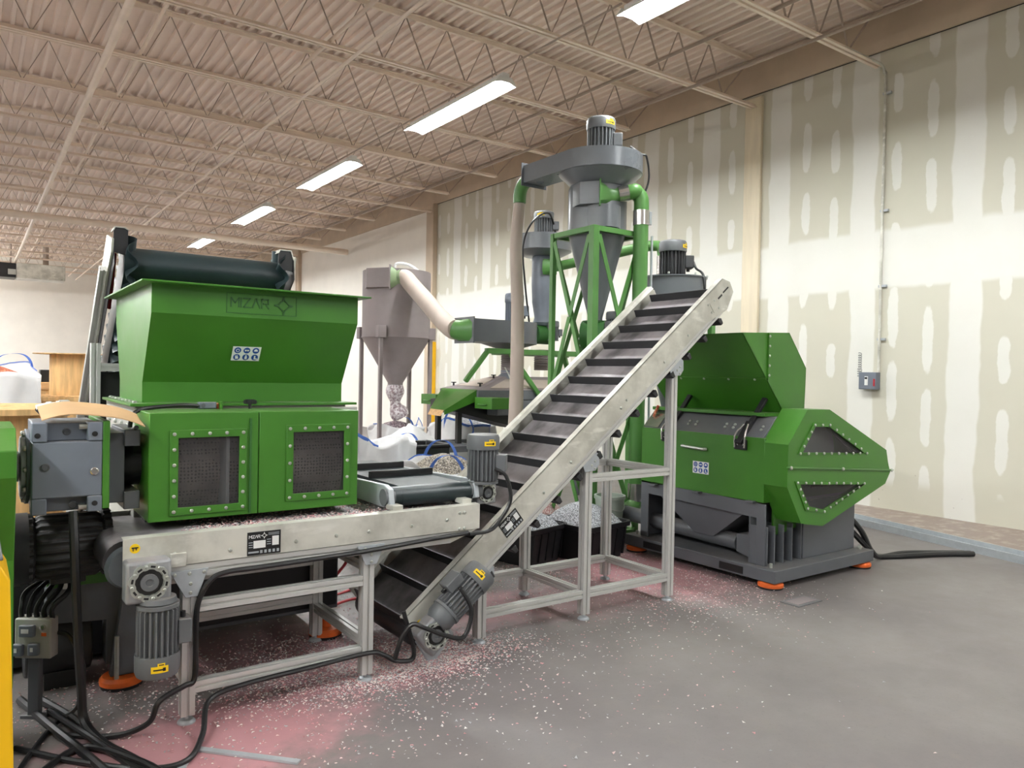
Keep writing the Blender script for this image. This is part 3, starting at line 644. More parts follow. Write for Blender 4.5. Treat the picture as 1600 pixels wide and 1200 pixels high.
# ================================================================ shredder with green hopper
sh = thing('shredder', 'green single-shaft shredder with wide hopper, screen doors and grey gearbox', 'shredder', (1.2,4.4,0))
X0, X1 = .70, 1.752
def loft(lv, x0, x1, ins=0): return [[(x0+ins,a+ins,z),(x1-ins,a+ins,z),(x1-ins,b-ins,z),(x0+ins,b-ins,z)] for z, a, b in lv]
lv = [(1.378,4.14,4.83),(1.48,4.14,4.83),(1.815,3.93,4.99),(1.957,3.93,4.99)]
m = MB(); m.rings(loft(lv,X0,X1)+loft(lv[::-1],X0,X1,.008), False, False); hop = m.build('hopper', 'green', sh, ang=15)
m = MB(); rect = lambda x0,x1,y0,y1,z: [(x0,y0,z),(x1,y0,z),(x1,y1,z),(x0,y1,z)]
m.frame(rect(.645,1.80,3.855,5.06,1.955), rect(X0+.01,X1-.01,3.94,4.98,1.955), (0,0,.009)); m.build('hopper_rim', 'green', sh, bev=.002)
m = MB(); m.frame(rect(.63,1.80,4.03,4.98,1.362), rect(X0+.02,X1-.02,4.16,4.81,1.362), (0,0,.014)); fl = m.build('hopper_flange', 'green', sh, bev=.002)
bolts(fl, [(.66,4.1+i*.11,1.376) for i in range(8)], (0,0,1), .012, .012)
m = MB(); m.mat(0); yy = 3.93
m.frame([(1.045,yy,1.835),(1.405,yy,1.835),(1.405,yy,1.938),(1.045,yy,1.938)],[(1.048,yy,1.838),(1.402,yy,1.838),(1.402,yy,1.935),(1.048,yy,1.935)],(0,-.0025,0))
m.build('logo_panel', 'dgreen', hop)
m = MB(); mizar(m, (1.068,yy-.001,1.868), (1,0,0), (0,0,1), .045, .0065, .004, 1.0); m.build('logo_lettering', 'dgreen', hop)
m = MB(); star4(m, (1.335,yy-.001,1.887), (.047,0,0), (0,0,.047), .006, .004); m.build('logo_star', 'dgreen', hop)
sl = V((0,.21,-.335)).normalized()
safety_sticker(hop, V((1.105,3.93+.21*(1.815-1.60)/.335,1.60))-V((0,.003,.002)), (1,0,0), -sl, .145, .085)
# main body
m = MB(); m.rings([[(.655,4.06,.74),(1.745,4.06,.74),(1.745,5.0,.74),(.655,5.0,.74)],[(.655,4.06,1.362),(1.745,4.06,1.362),(1.745,5.0,1.362),(.655,5.0,1.362)]]); body = m.build('body', 'bodygrey', sh, bev=.004)
bolts(body, [(.655,4.12+i*.1,1.31-(i % 2)*.05) for i in range(9)]+[(.655,4.10+i*.1,1.20) for i in range(6)], (-1,0,0), .013, .014)
m = MB(); m.box(.655,1.80,4.02,4.06,1.30,1.35); m.build('body_ledge', 'bodygrey', body, bev=.003)
# screen doors
def door(x0, x1, wx0, wx1, wz0, wz1, ntop, nside):
    z0, z1, y0, y1 = .863, 1.35, 3.65, 4.02
    m = MB(); rr = lambda a,b,c,d,y: [(a,y,c),(b,y,c),(b,y,d),(a,y,d)]
    m.frame(rr(x0,x1,z0,z1,y0), rr(wx0+.03,wx1-.03,wz0+.03,wz1-.03,y0), (0,.008,0))
    m.frame(rr(x0,x1,z0,z1,y0+.008), rr(x0+.006,x1-.006,z0+.006,z1-.006,y0+.008), (0,y1-y0-.008,0))
    d = m.build('screen_door', 'green', sh, bev=.006)
    m = MB(); fw = .036
    m.frame(rr(wx0,wx1,wz0,wz1,y0-.001), rr(wx0+fw,wx1-fw,wz0+fw,wz1-fw,y0-.001), (0,-.006,0)); fr = m.build('window_frame', 'green', d, bev=.002)
    m = MB(); m.box(wx0+.03,wx1-.03,y0+.001,y0+.005,wz0+.03,wz1-.03); m.build('window_pane', 'plexi', d)
    q = fw/2; pl = [(wx0+q,y0-.007,wz0+q),(wx1-q,y0-.007,wz0+q),(wx1-q,y0-.007,wz1-q),(wx0+q,y0-.007,wz1-q)]
    bolts(d, edge_pts(pl, [ntop,nside,ntop,nside]), (0,-1,0), .0085, .006)
    return d
d1 = door(.648,1.128,.733,1.073,.885,1.272,4,5); d2 = door(1.132,1.64,1.262,1.597,.908,1.283,4,4)
m = MB(); m.box(1.085,1.095,3.644,3.652,.87,1.32); m.build('door_seam', 'dgreen', d1)
m = MB(); rg = []
for i in range(15): a = PI*.58+PI*.84*i/14; rg.append((4.06+.285*math.cos(a), 1.06+.285*math.sin(a)))
m.prism([(.68,a,b) for a,b in rg], (.93,0,0)); m.build('perforated_screen', 'perf', sh)
m = MB(); m.box(.985,1.0,3.67,3.80,.88,1.26); m.build('screen_rib', 'greym', sh)
# body under the doors, lower base
m = MB(); m.box(.80,1.80,4.26,5.2,.14,.74); m.build('lower_housing', 'grey', sh, bev=.006)
m = MB(); m.box(.84,1.78,4.235,4.258,.17,.62); m.build('skirt_panel', 'black', sh, bev=.003)
m = MB(); m.prism([(.30,4.12,.34),(.30,4.12,.52),(.72,4.12,.54),(.72,4.12,.10),(.55,4.12,.10),(.55,4.12,.32)], (0,.13,0)); m.build('base_beam', 'grey', sh, bev=.005)
m = MB(); m.box(.30,.68,4.085,4.26,.515,.565); m.build('motor_plate', 'green', sh, bev=.003)
m = MB(); m.box(.02,.78,4.50,5.05,.03,.52); m.build('hydraulic_tank', 'black', sh, bev=.01)
m = MB(); m.cyl((.22,4.30,.20),(.50,4.30,.20), .15, n=28); m.build('pump_motor', 'black_cast', sh, bev=.01)
m = MB(); m.box(.30,.44,4.2,4.4,.0,.08); m.build('pump_foot', 'black_cast', sh)
for x in (.37,.60): m = MB(); m.cyl((x,4.05,.53),(x,4.10,.53), .018, n=6); m.build('bolt_head', 'bolt', sh)
m = MB(); m.prism([(.56,4.05,.06),(.70,4.05,.06),(.70,4.05,.5),(.62,4.05,.5)], (0,.06,0)); m.build('base_leg', 'grey', sh, bev=.004)
m = MB(); m.cyl((.585,4.03,.05),(.585,4.03,.26), .011, n=8); m.build('levelling_screw', 'bolt', sh)
for p in ((.616,4.09),(1.711,4.22),(.75,5.1),(1.72,5.1)):
    m = MB(); m.lathe([(.088,.012),(.098,.018),(.098,.04),(.085,.054),(.03,.058),(.03,.145)], (p[0],p[1],0), n=30); o = m.build('machine_foot', 'orange', sh); o['label'] = 'orange round levelling foot'
    m = MB(); m.cyl((p[0],p[1],0),(p[0],p[1],.014), .094, n=30); m.build('rubber_pad', 'black', o)
m = MB(); m.cyl((1.745,4.35,1.10),(1.83,4.35,1.10), .16, r2=.14, n=32); m.build('bearing_cover', 'grey', sh, bev=.006)
# right shaft bearing, gearbox group at the left
m = MB(); m.box(.50,.565,3.74,4.1,.95,1.26); m.build('shaft_seal_plate', 'grey', sh, bev=.004)
m = MB(); m.cyl((.56,3.92,1.10),(.655,3.92,1.10), .10, n=28); m.build('main_shaft', 'black', sh)
for z0, z1 in ((1.20,1.275),(.92,1.0)):
    m = MB(); m.box(.56,.625,3.72,4.1,z0,z1); m.build('bearing_block', 'grey', sh, bev=.004)
gx0, gx1, gy = .206, .462, 3.62
m = MB(); m.box(gx0,gx1,gy,4.05,1.005,1.238); gb = m.build('gearbox', 'grey_l', sh, bev=.006)
m = MB(); m.box(gx0+.01,gx1-.01,gy+.075,4.05,.94,1.005); m.build('gearbox_sump', 'grey_l', gb, bev=.004)
m = MB(); m.box(gx0+.01,gx1-.01,gy+.06,4.05,1.238,1.312); m.build('gearbox_cover', 'grey_l', gb, bev=.004)
for x0, x1 in ((gx0,gx0+.055),(gx1-.055,gx1)):
    for z0, z1 in ((.94,1.006),(1.238,1.318)):
        m = MB(); m.box(x0,x1,gy-.004,gy+.10,z0,z1); m.build('mounting_lug', 'grey_l', gb, bev=.005)
for x, z, k in ((.255,1.135,'grey'),(.432,1.11,'chrome'),(.335,1.276,'grey'),(.36,.965,'grey')):
    yq = gy-.001 if 1.005 < z < 1.238 else gy+.062
    m = MB(); m.lathe([(.0165,0),(.0165,.004),(.0125,.006),(.012,.002),(.004,.002)], (x,yq,z), (0,-1,0), n=20); m.build('plug_screw', k, gb)
for x, z in ((gx1-.03,1.268),(gx1-.028,.975),(gx0+.02,1.265)):
    m = MB(); m.lathe([(.011,0),(.011,.003),(.003,.004)], (x,gy-.004,z), (0,-1,0), n=16); m.build('bolt_hole', 'ink', gb)
for z in (1.298,.958):
    m = MB(); m.cyl((gx1-.085,gy+.03,z),(gx1-.05,gy+.03,z), .012, n=8); m.build('drain_plug', 'bolt', gb)
m = MB(); m.box(gx1,.49,gy-.002,4.1,.948,1.322); m.build('torque_plate', 'green', sh, bev=.004)
for x, r, t in ((gx0-.012,.16,.014),(gx0-.03,.13,.018),(gx0-.047,.065,.014)):
    m = MB(); m.cyl((x,3.84,1.12),(x+t,3.84,1.12), r, n=32); m.build('end_flange', 'zinc' if r < .15 else 'grey_l', gb, bev=.002)
bolts(gb, [(gx0-.014,3.84+.145*math.cos(a),1.12+.145*math.sin(a)) for a in [i*PI/5 for i in range(10)]], (-1,0,0), .011, .012)
m = MB(); m.cyl((gx0-.075,3.84,1.12),(gx0-.045,3.84,1.12), .018, n=8); m.build('shaft_bolt', 'bolt', gb)
# black drive motor under the gearbox
m = MB(); nf = 88
m.lathe([(.155,0),(.155,.02),(.135,.03),(.148,.05),(.148,.27),(.135,.29),(.15,.30),(.15,.33)], (.21,3.98,.735), (1,0,0), n=nf, mod=lambda i: 1.0 if i % 4 < 2 else .93); dm = m.build('drive_motor', 'black_cast', sh, ang=40)
m = MB(); m.lathe([(.16,0),(.16,.06),(.13,.09)], (.215,3.98,.735), (-1,0,0), n=32); m.build('fan_cover', 'black_cast', dm)
m = MB(); m.box(.30,.44,3.93,4.08,.57,.60); m.build('motor_foot', 'black_cast', dm, bev=.004)
# hydraulic-looking fittings on the gearbox
m = MB(); m.tube([(.265,4.30,1.345),(.30,4.29,1.355),(.35,4.28,1.36)], .017, n=14); m.cyl((.305,4.29,1.356),(.325,4.285,1.358),.024,n=6); m.cyl((.345,4.28,1.36),(.36,4.277,1.361),.024,n=6); m.build('hose_elbow', 'wlabel', sh)
m = MB(); m.box(.355,.40,4.25,4.31,1.31,1.385); m.build('valve_block', 'bodygrey', sh, bev=.005)
m = MB(); m.tube([(.27,4.30,1.345),(.30,4.27,1.31),(.335,4.22,1.27)], .016, n=10); m.build('hydraulic_hose', 'black', sh)
# interlock switch and knob
m = MB(); m.box(.925,1.01,3.95,3.99,1.352,1.385); sw = m.build('safety_switch', 'grey_l', sh, bev=.005)
m = MB(); m.lathe([(.011,0),(.011,.003),(.004,.003)], (.945,3.95,1.368), (0,-1,0), n=16); m.build('switch_screw', 'grey', sw)
m = MB(); m.box(1.01,1.022,3.96,3.985,1.352,1.38); m.build('switch_tongue', 'copper', sw); m = MB(); m.box(1.024,1.034,3.93,3.99,1.350,1.388); m.build('switch_bracket', 'green', sw)
m = MB(); m.cyl((1.175,3.95,1.35),(1.175,3.95,1.375), .008, n=8); m.lathe([(.03,1.375),(.033,1.38),(.033,1.392),(.02,1.398)], (1.175,3.95,0), n=20, mod=lambda i: 1 if i % 5 < 3 else .75); m.build('clamp_knob', 'black', sh)
# cardboard scrap lying on the gearbox
m = MB(); rg = []
for i in range(13):
    t = i/12; x = .24+.38*t; z = 1.335+.03*math.sin(t*PI)-.035*t*t+.004*math.sin(9*t); y = 3.60+.015*math.sin(5*t)
    rg.append([(x,y,z-.008),(x,3.74-.04*t,z+.012),(x,3.88-.08*t,z+.034),(x,3.88-.08*t,z+.038),(x,3.74-.04*t,z+.016),(x,y,z-.004)])
m.rings(rg); tag(m.build('cardboard_sheet', 'card', at=(.4,3.7,1.32)), 'torn cardboard sheet lying over the grey gearbox', 'cardboard')
# ================================================================ steep feed conveyor behind the hopper
fc = thing('feed_conveyor', 'steep black sidewall belt conveyor rising behind the green hopper', 'conveyor', (1.2,6.3,0))
PH = math.radians(41); H0 = V((0,5.02,2.165)); D_ = V((0,math.cos(PH),-math.sin(PH))); U_ = V((0,math.sin(PH),math.cos(PH)))
FP = lambda s, n, x: H0+D_*s+U_*n+V((x,0,0))
Lf = 2.75
for x, sg in ((.66,1),(1.735,1)):
    m = MB(); m.prism([FP(-.17,.02,x),FP(-.05,.19,x),FP(.05,.19,x),FP(Lf+.1,.17,x),FP(Lf+.1,.0,x),FP(.1,.0,x),FP(-.1,-.02,x)], (.012,0,0)); pn = m.build('side_panel', 'steel', fc)
    m = MB(); xx = x-.004 if x < 1 else x+.016
    profile(m, FP(.08,.035,xx-.01 if x < 1 else xx+.0), FP(Lf,.035,xx-.01 if x < 1 else xx), .045, U_); m.build('side_rail', 'alu', pn)
    bolts(pn, [FP(.25+.4*i,.12,x-.002 if x < 1 else x+.012) for i in range(6)], (-1,0,0) if x < 1 else (1,0,0), .012, .012)
    m = MB(); xi = x+.013 if x < 1 else x-.004; m.prism([FP(-.15,.02,xi),FP(-.04,.17,xi),FP(.06,.17,xi),FP(Lf,.095,xi),FP(Lf,-.085,xi),FP(-.08,-.09,xi)], (.004,0,0)); m.build('rubber_lining', 'black', pn)
for xa, xb, zt, zs in ((.672,.748,2.362,2.352),(1.635,1.735,2.335,2.27)):
    m = MB(); m.prism([(xa,4.925,2.22),(xb,4.925,2.20),(xb,4.925,zs),(xb-.02,4.925,zt),(xa+.01,4.925,zt),(xa,4.925,zt-.02)], (0,.008,0)); m.build('end_cover', 'black', fc)
    m = MB(); m.prism([(xa,4.918,zt-.02),(xa+.01,4.918,zt),(xb-.02,4.918,zt),(xb,4.918,zs),(xb+.004,4.918,zs),(xb-.016,4.918,zt+.005),(xa+.006,4.918,zt+.005),(xa-.005,4.918,zt-.02)], (0,.10,0)); m.build('cover_edge', 'steel', fc)
m = MB(); lp = []; r = .10
for i in range(17): a = PI/2+PI*i/16; lp.append((r*math.cos(a), r*math.sin(a)))
for i in range(17): a = -PI/2+PI*i/16; lp.append((Lf-.1+r*math.cos(a), r*math.sin(a)))
m.prism([FP(a,b,.73) for a,b in lp], (.955,0,0)); m.build('belt', 'beltgreen', fc)
# corrugated sidewalls: wavy ribbons around the belt
def sidewall(xc):
    per = 2*(Lf-.1)+2*PI*r; n = 460; rin = []; rout = []
    def at(u, h):
        if u < PI*r: a = PI/2+u/r; return (r+h)*math.cos(a), (r+h)*math.sin(a)
        u -= PI*r
        if u < Lf-.1: return u, -(r+h)
        u -= Lf-.1
        if u < PI*r: a = -PI/2+u/r; return Lf-.1+(r+h)*math.cos(a), (r+h)*math.sin(a)
        u -= PI*r; return Lf-.1-u, r+h
    rg = []
    for i in range(n+1):
        u = per*i/n; dx = .03*math.sin(2*PI*u/.105); a = at(min(u,per-1e-4), -.002); b = at(min(u,per-1e-4), .072)
        rg.append([FP(*a,xc+dx-.002),FP(*b,xc+dx-.002),FP(*b,xc+dx+.002),FP(*a,xc+dx+.002)])
    m = MB(); m.rings(rg); m.build('corrugated_sidewall', 'beltgreen', fc, ang=60)
sidewall(.765); sidewall(1.65)
for k in range(7):
    m = MB(); m.obox(FP(.25+.36*k,r+.025,1.207), D_*.004, U_*.027, V((.42,0,0))); m.build('cleat', 'rubber_c', fc)
for x in (.645, 1.765):
    m = MB(); profile(m, (x,5.42,.035), (x,5.42,1.70), .055, (0,1,0)); m.build('leg', 'alu', fc, bev=.001)
    m = MB(); profile(m, (x,6.75,.035), (x,6.75,.55), .055, (0,1,0)); m.build('leg', 'alu', fc, bev=.001); foot(fc, (x,5.42,0)); foot(fc, (x,6.75,0))
for z in (1.55, 1.0):
    m = MB(); profile(m, (.67,5.42,z), (1.74,5.42,z), .05, (0,0,1)); m.build('stretcher', 'alu', fc)
m = MB(); m.box(.68,1.73,5.46,5.48,.6,1.52); m.build('back_guard', 'black', fc)
m = MB(); m.tube([FP(.0,.09,.70),FP(.12,.02,.697),FP(.3,.0,.70),FP(.36,-.02,.70)], .011, n=8); o = m.build('air_hose', 'red', fc); o['label'] = 'red hose inside the left frame'
# ================================================================ things at the left border
gd = thing('drive_guard', 'green sheet-metal guard cut by the left border, beside the grey gearbox', 'guard', (-.2,3.5,0))
m = MB(); m.prism([(-.7,3.44,1.312),(-.7,3.33,1.235),(-.7,3.33,1.135),(-.7,3.47,.80),(-.7,3.47,.30),(-.7,3.86,.30),(-.7,3.86,1.312)], (.845,0,0)); m.build('guard_shell', 'green', gd, bev=.004, ang=15)
m = MB(); m.box(-.66,.10,3.5,3.84,.0,.30); m.build('guard_stand', 'grey', gd, bev=.006)
yb = thing('yellow_cabinet', 'bright yellow metal post cut by the left border, grey top', 'cabinet', (-.1,2.65,0))
m = MB(); m.prism([(-.35,2.6,0),(-.35,2.6,.985),(.072,2.6,.985),(.1,2.6,.93),(.122,2.6,0)], (0,.3,0)); m.build('cabinet_body', 'yellow', yb, bev=.006)
m = MB(); m.box(-.34,.083,2.62,2.9,.986,.996); m.build('cabinet_top', 'grey', yb, bev=.002)
sb = thing('socket_box', 'pale grey connector box with plugs beside the yellow post', 'electrical box', (.22,4.0,0))
A_ = V((.168,3.93,.27)); UX = V((.812,-.583,0)); NN = V((-.583,-.812,0))
def sbx(m, x0, x1, z0, z1, d0, d1): m.obox(A_+UX*(x0+x1)/2+V((0,0,(z0+z1)/2))+NN*(d0+d1)/2, UX*(x1-x0)/2, V((0,0,(z1-z0)/2)), NN*(d1-d0)/2)
m = MB(); sbx(m,0,.158,0,.175,-.06,0); m.build('box_body', 'bodygrey', sb, bev=.006)
for x, z, w in ((.03,.10,.065),(.0,.015,.045),(.07,.02,.045)):
    m = MB(); sbx(m,x,x+w,z,z+.052,0,.022); p = m.build('plug', 'grey_l', sb, bev=.005); m = MB(); sbx(m,x+.013,x+w-.02,z+.018,z+.036,.022,.0235); m.build('plug_tag', 'wlabel', p)
m = MB(); c = A_+UX*.128+V((0,0,.14)); m.lathe([(.011,0),(.011,.012),(.006,.014)], c, NN, n=14); m.build('key_switch', 'chrome', sb)
m = MB(); sbx(m,.118,.14,.10,.115,0,.0015); m.build('box_sticker', 'orange', sb)
m = MB(); sbx(m,.02,.13,-.29,-.255,-.05,-.01); sbx(m,.05,.1,-.27,.0,-.045,-.015); m.build('box_stand', 'grey', sb, bev=.003)
for k in range(5):
    m = MB(); x = .012+.034*k; p = A_+UX*x+V((0,0,.17))-NN*.03
    m.tube([p, p+V((0,0,.05)), p+V((.03+.01*k,.05,.11)), (.40,4.11+.012*k,.595+.006*k), (.60,4.13+.01*k,.61)], .011, n=8); m.build('box_lead', 'cable', sb)
# ================================================================ granulator
gr = thing('granulator', 'large green granulator with faceted belt guard and open hopper at the drywall side', 'granulator', (5.4,4.1,0))
m = MB(); m.rings([[(4.78,3.34,z),(6.13,3.34,z),(6.13,4.90,z),(4.78,4.90,z)] for z in (.055,.148)]); base = m.build('base_plate', 'grey', gr, bev=.004)
for y0, y1 in ((3.62,3.84),(4.45,4.66)):
    m = MB(); m.box(4.776,4.784,y0,y1,.07,.125); m.build('fork_pocket', 'ink', base)
for x, y in ((4.86,3.43),(6.05,3.42),(4.86,4.82),(6.05,4.82)):
    m = MB(); m.lathe([(.085,.01),(.093,.016),(.093,.036),(.08,.048),(.03,.052),(.03,.075)], (x,y,0), n=30); o = m.build('machine_foot', 'orange', gr); o['label'] = 'orange round levelling foot'
    m = MB(); m.cyl((x,y,0),(x,y,.012), .09, n=30); m.build('rubber_pad', 'black', o)
    m = MB(); m.cyl((x,y,.14),(x,y,.18), .012, n=8); m.build('levelling_bolt', 'bolt', gr)
m = MB(); m.prism([(4.85,3.48,.148),(4.85,3.56,.148),(4.85,3.56,.50),(4.85,4.68,.53),(4.85,4.68,.148),(4.85,4.77,.148),(4.85,4.77,.64),(4.85,3.48,.61)], (.012,0,0))
m.build('stand_front', 'grey', gr, bev=.002)
m = MB(); m.rings([[(5.32,3.47,.148),(6.05,3.47,.148),(6.05,4.77,.148),(5.32,4.77,.148)],[(5.32,3.47,.60),(6.05,3.47,.60),(6.05,4.77,.60),(5.32,4.77,.60)]]); m.build('stand_housing', 'grey', gr, bev=.004)
m = MB(); m.box(4.86,5.32,4.75,4.77,.148,.6); m.build('stand_end_panel', 'grey', gr, bev=.002)
for x in (4.86,4.95,5.06,5.17,5.29):
    m = MB(); m.box(x,x+.014,3.47,3.62,.148,.44); m.build('stiffener', 'grey', gr, bev=.002)
m = MB(); m.box(4.86,5.32,3.62,3.635,.148,.6); m.build('stand_web', 'grey', gr, bev=.002)
m = MB(); m.rings([[(4.87,4.68,.60),(4.87,3.60,.58),(5.3,3.60,.58),(5.3,4.68,.60)],[(4.92,4.22,.27),(4.92,4.02,.27),(5.2,4.02,.27),(5.2,4.22,.27)]]); m.build('discharge_funnel', 'grey', gr, ang=10)
m = MB(); m.cyl((5.0,3.82,.25),(5.0,5.12,.28), .066, n=24); st = m.build('suction_tube', 'grey', gr)
m = MB(); m.rings([[(4.93+.14*a,3.80,.19+.14*b) for a,b in ((0,0),(1,0),(1,1),(0,1))],[(4.90+.2*a,3.62,.165+.19*b) for a,b in ((0,0),(1,0),(1,1),(0,1))]]); m.build('suction_mouth', 'grey', st, bev=.003)
# green body
m = MB(); m.box(4.85,6.08,3.50,4.775,.62,1.107); bd = m.build('body', 'green', gr, bev=.004)
m = MB(); m.prism([(5.1,3.515,.36),(5.75,3.515,.47),(5.75,3.515,.61),(5.0,3.515,.61),(5.0,3.515,.36)], (0,.02,0)); m.build('lower_end_panel', 'green', gr, bev=.003)
m = MB(); m.prism([(4.86,3.52,1.107),(5.015,3.52,1.262),(5.6,3.52,1.262),(5.6,3.52,1.107)], (0,1.24,0)); rc = m.build('cutting_chamber_cover', 'grey', gr, bev=.003)
nn = V((-.7,0,.7)).normalized(); C2 = lambda y, t: V((4.86+.155*t,y,1.107+.155*t))
bolts(rc, [C2(y,t) for y in (4.30,4.22,3.92,3.84,3.58) for t in (.35,.5)], nn, .012, .012)
m = MB(); m.obox((4.93,4.68,1.178), (.065,0,.065), (0,.085,0), (-.006,0,.006)); m.build('chrome_plate', 'chrome', gr)
m = MB(); m.cyl((4.93,4.715,1.20),(4.97,4.70,1.30), .012, n=10); k = m.build('lever_handle', 'copper', gr); k['label'] = 'orange lever handle'
for y in (4.47,3.71):
    m = MB(); m.box(4.83,4.85,y-.055,y+.055,1.005,1.085); l = m.build('toggle_latch', 'black', gr, bev=.004)
    m = MB(); m.beam((4.82,y,1.05),(4.935,y-.01,1.215),.05,.04,(-1,0,1)); m.build('latch_arm', 'black', l, bev=.003)
    for q in (-.045,.045):
        m = MB(); m.tube([(4.822,y+q,1.02),(4.83,y+q,1.12),(4.90,y+q*.4,1.20)], .007, n=6); m.build('latch_rod', 'chrome', l)
    m = MB(); m.beam((4.93,y-.01,1.19),(5.08,y-.04,1.40),.045,.025,(-1,0,1)); m.build('hood_strut', 'black', l, bev=.003)
    bolts(l, [(4.835,y+a,1.045) for a in (-.025,.025)], (-1,0,0), .010, .006)
m = MB(); m.tube([(4.848,4.30,.985),(4.83,4.29,.985),(4.826,4.27,.985),(4.826,4.08,.977),(4.83,4.06,.977),(4.848,4.05,.977)], .012, n=8); m.build('door_handle', 'bolt', bd)
safety_sticker(bd, (4.849,4.187,.772), (0,-1,0), (0,0,1), .165, .098)
for y in (4.60,4.12,3.60):
    m = MB(); m.box(4.80,4.85,y-.035,y+.035,.615,.628); m.build('panel_hinge', 'grey', bd, bev=.003)
# hopper
pf = [(4.665,1.895),(5.25,1.92),(5.485,1.645),(5.471,1.30),(5.2,1.288)]
m = MB(); y0, y1 = 3.585, 4.78; t = .006
m.prism([(x,y0,z) for x,z in pf], (0,t,0)); hs = m.build('hopper', 'green', gr)
m = MB(); m.prism([(x,y1-t,z) for x,z in pf], (0,t,0)); m.build('hopper_far_side', 'green', gr)
m = MB(); ring = [(x,z) for x,z in pf]; q = [(a,b) for a,b in zip(ring, ring[1:]+ring[:1])]
a, b = (4.665,1.895),(5.2,1.288); m.prism([(a[0],y0,a[1]),(b[0],y0,b[1]),(b[0]+.006,y0,b[1]),(a[0]+.006,y0,a[1])], (0,y1-y0,0)); fp = m.build('hopper_front', 'green', gr)
m = MB(); c0 = V(a[0:1]+(y0,)+a[1:]); d_ = V((b[0]-a[0],0,b[1]-a[1])); s0 = V((a[0],0,a[1]))+d_*.565
nf = V((d_.z,0,-d_.x)).normalized(); m.obox(s0+V((0,(y0+y1)/2,0))+nf*.004, V((0,(y1-y0)/2,0)), d_.normalized()*.012, nf*.003); m.build('hopper_seam', 'green', fp)
bolts(fp, [s0+V((0,y0+.1+i*.25,0))+nf*.007 for i in range(5)], nf, .01, .008)
m = MB()
for (p, r2) in (((5.25,1.92),(5.485,1.645)),((5.485,1.645),(5.471,1.30))):
    pass
pl = [(5.25,1.92),(5.485,1.645),(5.471,1.30),(5.465,1.30),(5.479,1.643),(5.246,1.914)]
m.prism([(x,y0,z) for x,z in pl], (0,y1-y0,0)); m.build('hopper_back', 'green', gr)
m = MB(); m.box(4.97,5.5,y0+.01,y1-.01,1.262,1.29); m.build('hopper_collar', 'green', gr, bev=.003)
xs = 4.985; m = MB(); m.box(xs-.01,xs+.01,y0-.012,y0,1.545,1.906); fs = m.build('side_flange', 'green', hs)
bolts(fs, [(xs,y0-.012,1.58+.075*i) for i in range(5)], (0,-1,0), .01, .008)
# belt guard
gp = [(5.081,1.33),(5.37,1.327),(6.215,.98),(6.285,.794),(6.21,.70),(5.31,.436),(5.03,.483),(4.848,.764),(4.852,1.076)]
yg = 3.30; wu = [(5.02,1.013),(5.176,1.199),(5.363,1.194),(5.871,.969)]; wl = [(4.998,.777),(5.864,.716),(5.312,.563),(5.118,.605)]
fu = [(4.957,1.001),(5.159,1.228),(5.37,1.223),(5.929,.967)]; fl_ = [(4.933,.805),(5.883,.735),(5.322,.533),(5.078,.575)]
def tri_panel(m, outer_pts, y): m.prism([(x,y,z) for x,z in outer_pts], (0,.006,0))
# front plate in two halves around the windows
def ring_plate(m, outer, inner, y, t):
    m.frame([(x,y,z) for x,z in outer], [(x,y,z) for x,z in inner], (0,t,0))
up_out = [(4.8505,.911),(4.852,1.076),(5.081,1.33),(5.37,1.327),(6.215,.98),(6.252,.858)]
up_in = [(5.022,1.011),(5.03,1.025),(5.177,1.199),(5.362,1.194),(5.868,.970),(5.86,.969)]
lo_out = [(4.8495,.911),(6.252,.858),(6.285,.794),(6.21,.70),(5.31,.436),(5.03,.483),(4.848,.764)]
lo_in = [(4.998,.777),(5.864,.716),(5.86,.714),(5.80,.70),(5.312,.563),(5.118,.605),(5.003,.77)]
m = MB(); ring_plate(m, up_out, up_in, yg, .006); gu = m.build('guard_upper_plate', 'green', gr)
m = MB(); ring_plate(m, lo_out, lo_in, yg, .006); gl = m.build('guard_lower_plate', 'green', gr)
m = MB(); sc = [(5.3+(x-5.3)*.995,.85+(z-.85)*.99) for x,z in gp]; m.frame([(x,yg+.004,z) for x,z in gp], [(x,yg+.004,z) for x,z in sc], (0,.215,0)); gs = m.build('guard_rim', 'green', gr, ang=10)
m = MB(); m.prism([(x,yg+.2,z) for x,z in sc], (0,.006,0)); m.build('guard_back', 'grey', gr)
for nm, w, fr, par in (('upper',wu,fu,gu),('lower',wl,fl_,gl)):
    m = MB(); m.frame([(x,yg-.001,z) for x,z in fr], [(x,yg-.001,z) for x,z in w], (0,-.007,0)); f_ = m.build('window_frame', 'green', par, bev=.0015)
    m = MB(); m.prism([(x,yg+.008,z) for x,z in [(5.37+(x-5.37)*1.03,(z-.85)*1.02+.85) for x,z in w]], (0,.004,0)); m.build('window_pane', 'plexi', par)
    mid = [((a[0]+b[0])/2,yg-.008,(a[1]+b[1])/2) for a,b in zip(w,fr)]
    bolts(f_, edge_pts(mid, [4,2,6,9] if nm == 'upper' else [9,7,2,4]), (0,-1,0), .011, .009)
m = MB(); m.beam((4.84,yg-.006,.910),(6.31,yg-.006,.808),.02,.012,(0,0,1)); m.build('split_rail', 'green2', gr, bev=.002)
bolts(gr, [(4.87,yg-.012,.907),(5.55,yg-.012,.861),(6.28,yg-.012,.81)], (0,-1,0), .014, .012)
m = MB(); m.cyl((5.35,3.40,.98),(5.35,3.44,.98), .26, n=36); pw = m.build('pulley', 'grey', gr, bev=.004)
m = MB(); m.cyl((5.95,3.40,.83),(5.95,3.44,.83), .09, n=28); m.build('motor_pulley', 'grey', gr, bev=.004)
m = MB(); m.tube([(5.35,3.395,1.25),(5.97,3.395,.925)], .012, n=6, smooth=False); m.build('drive_belt', 'black', gr)
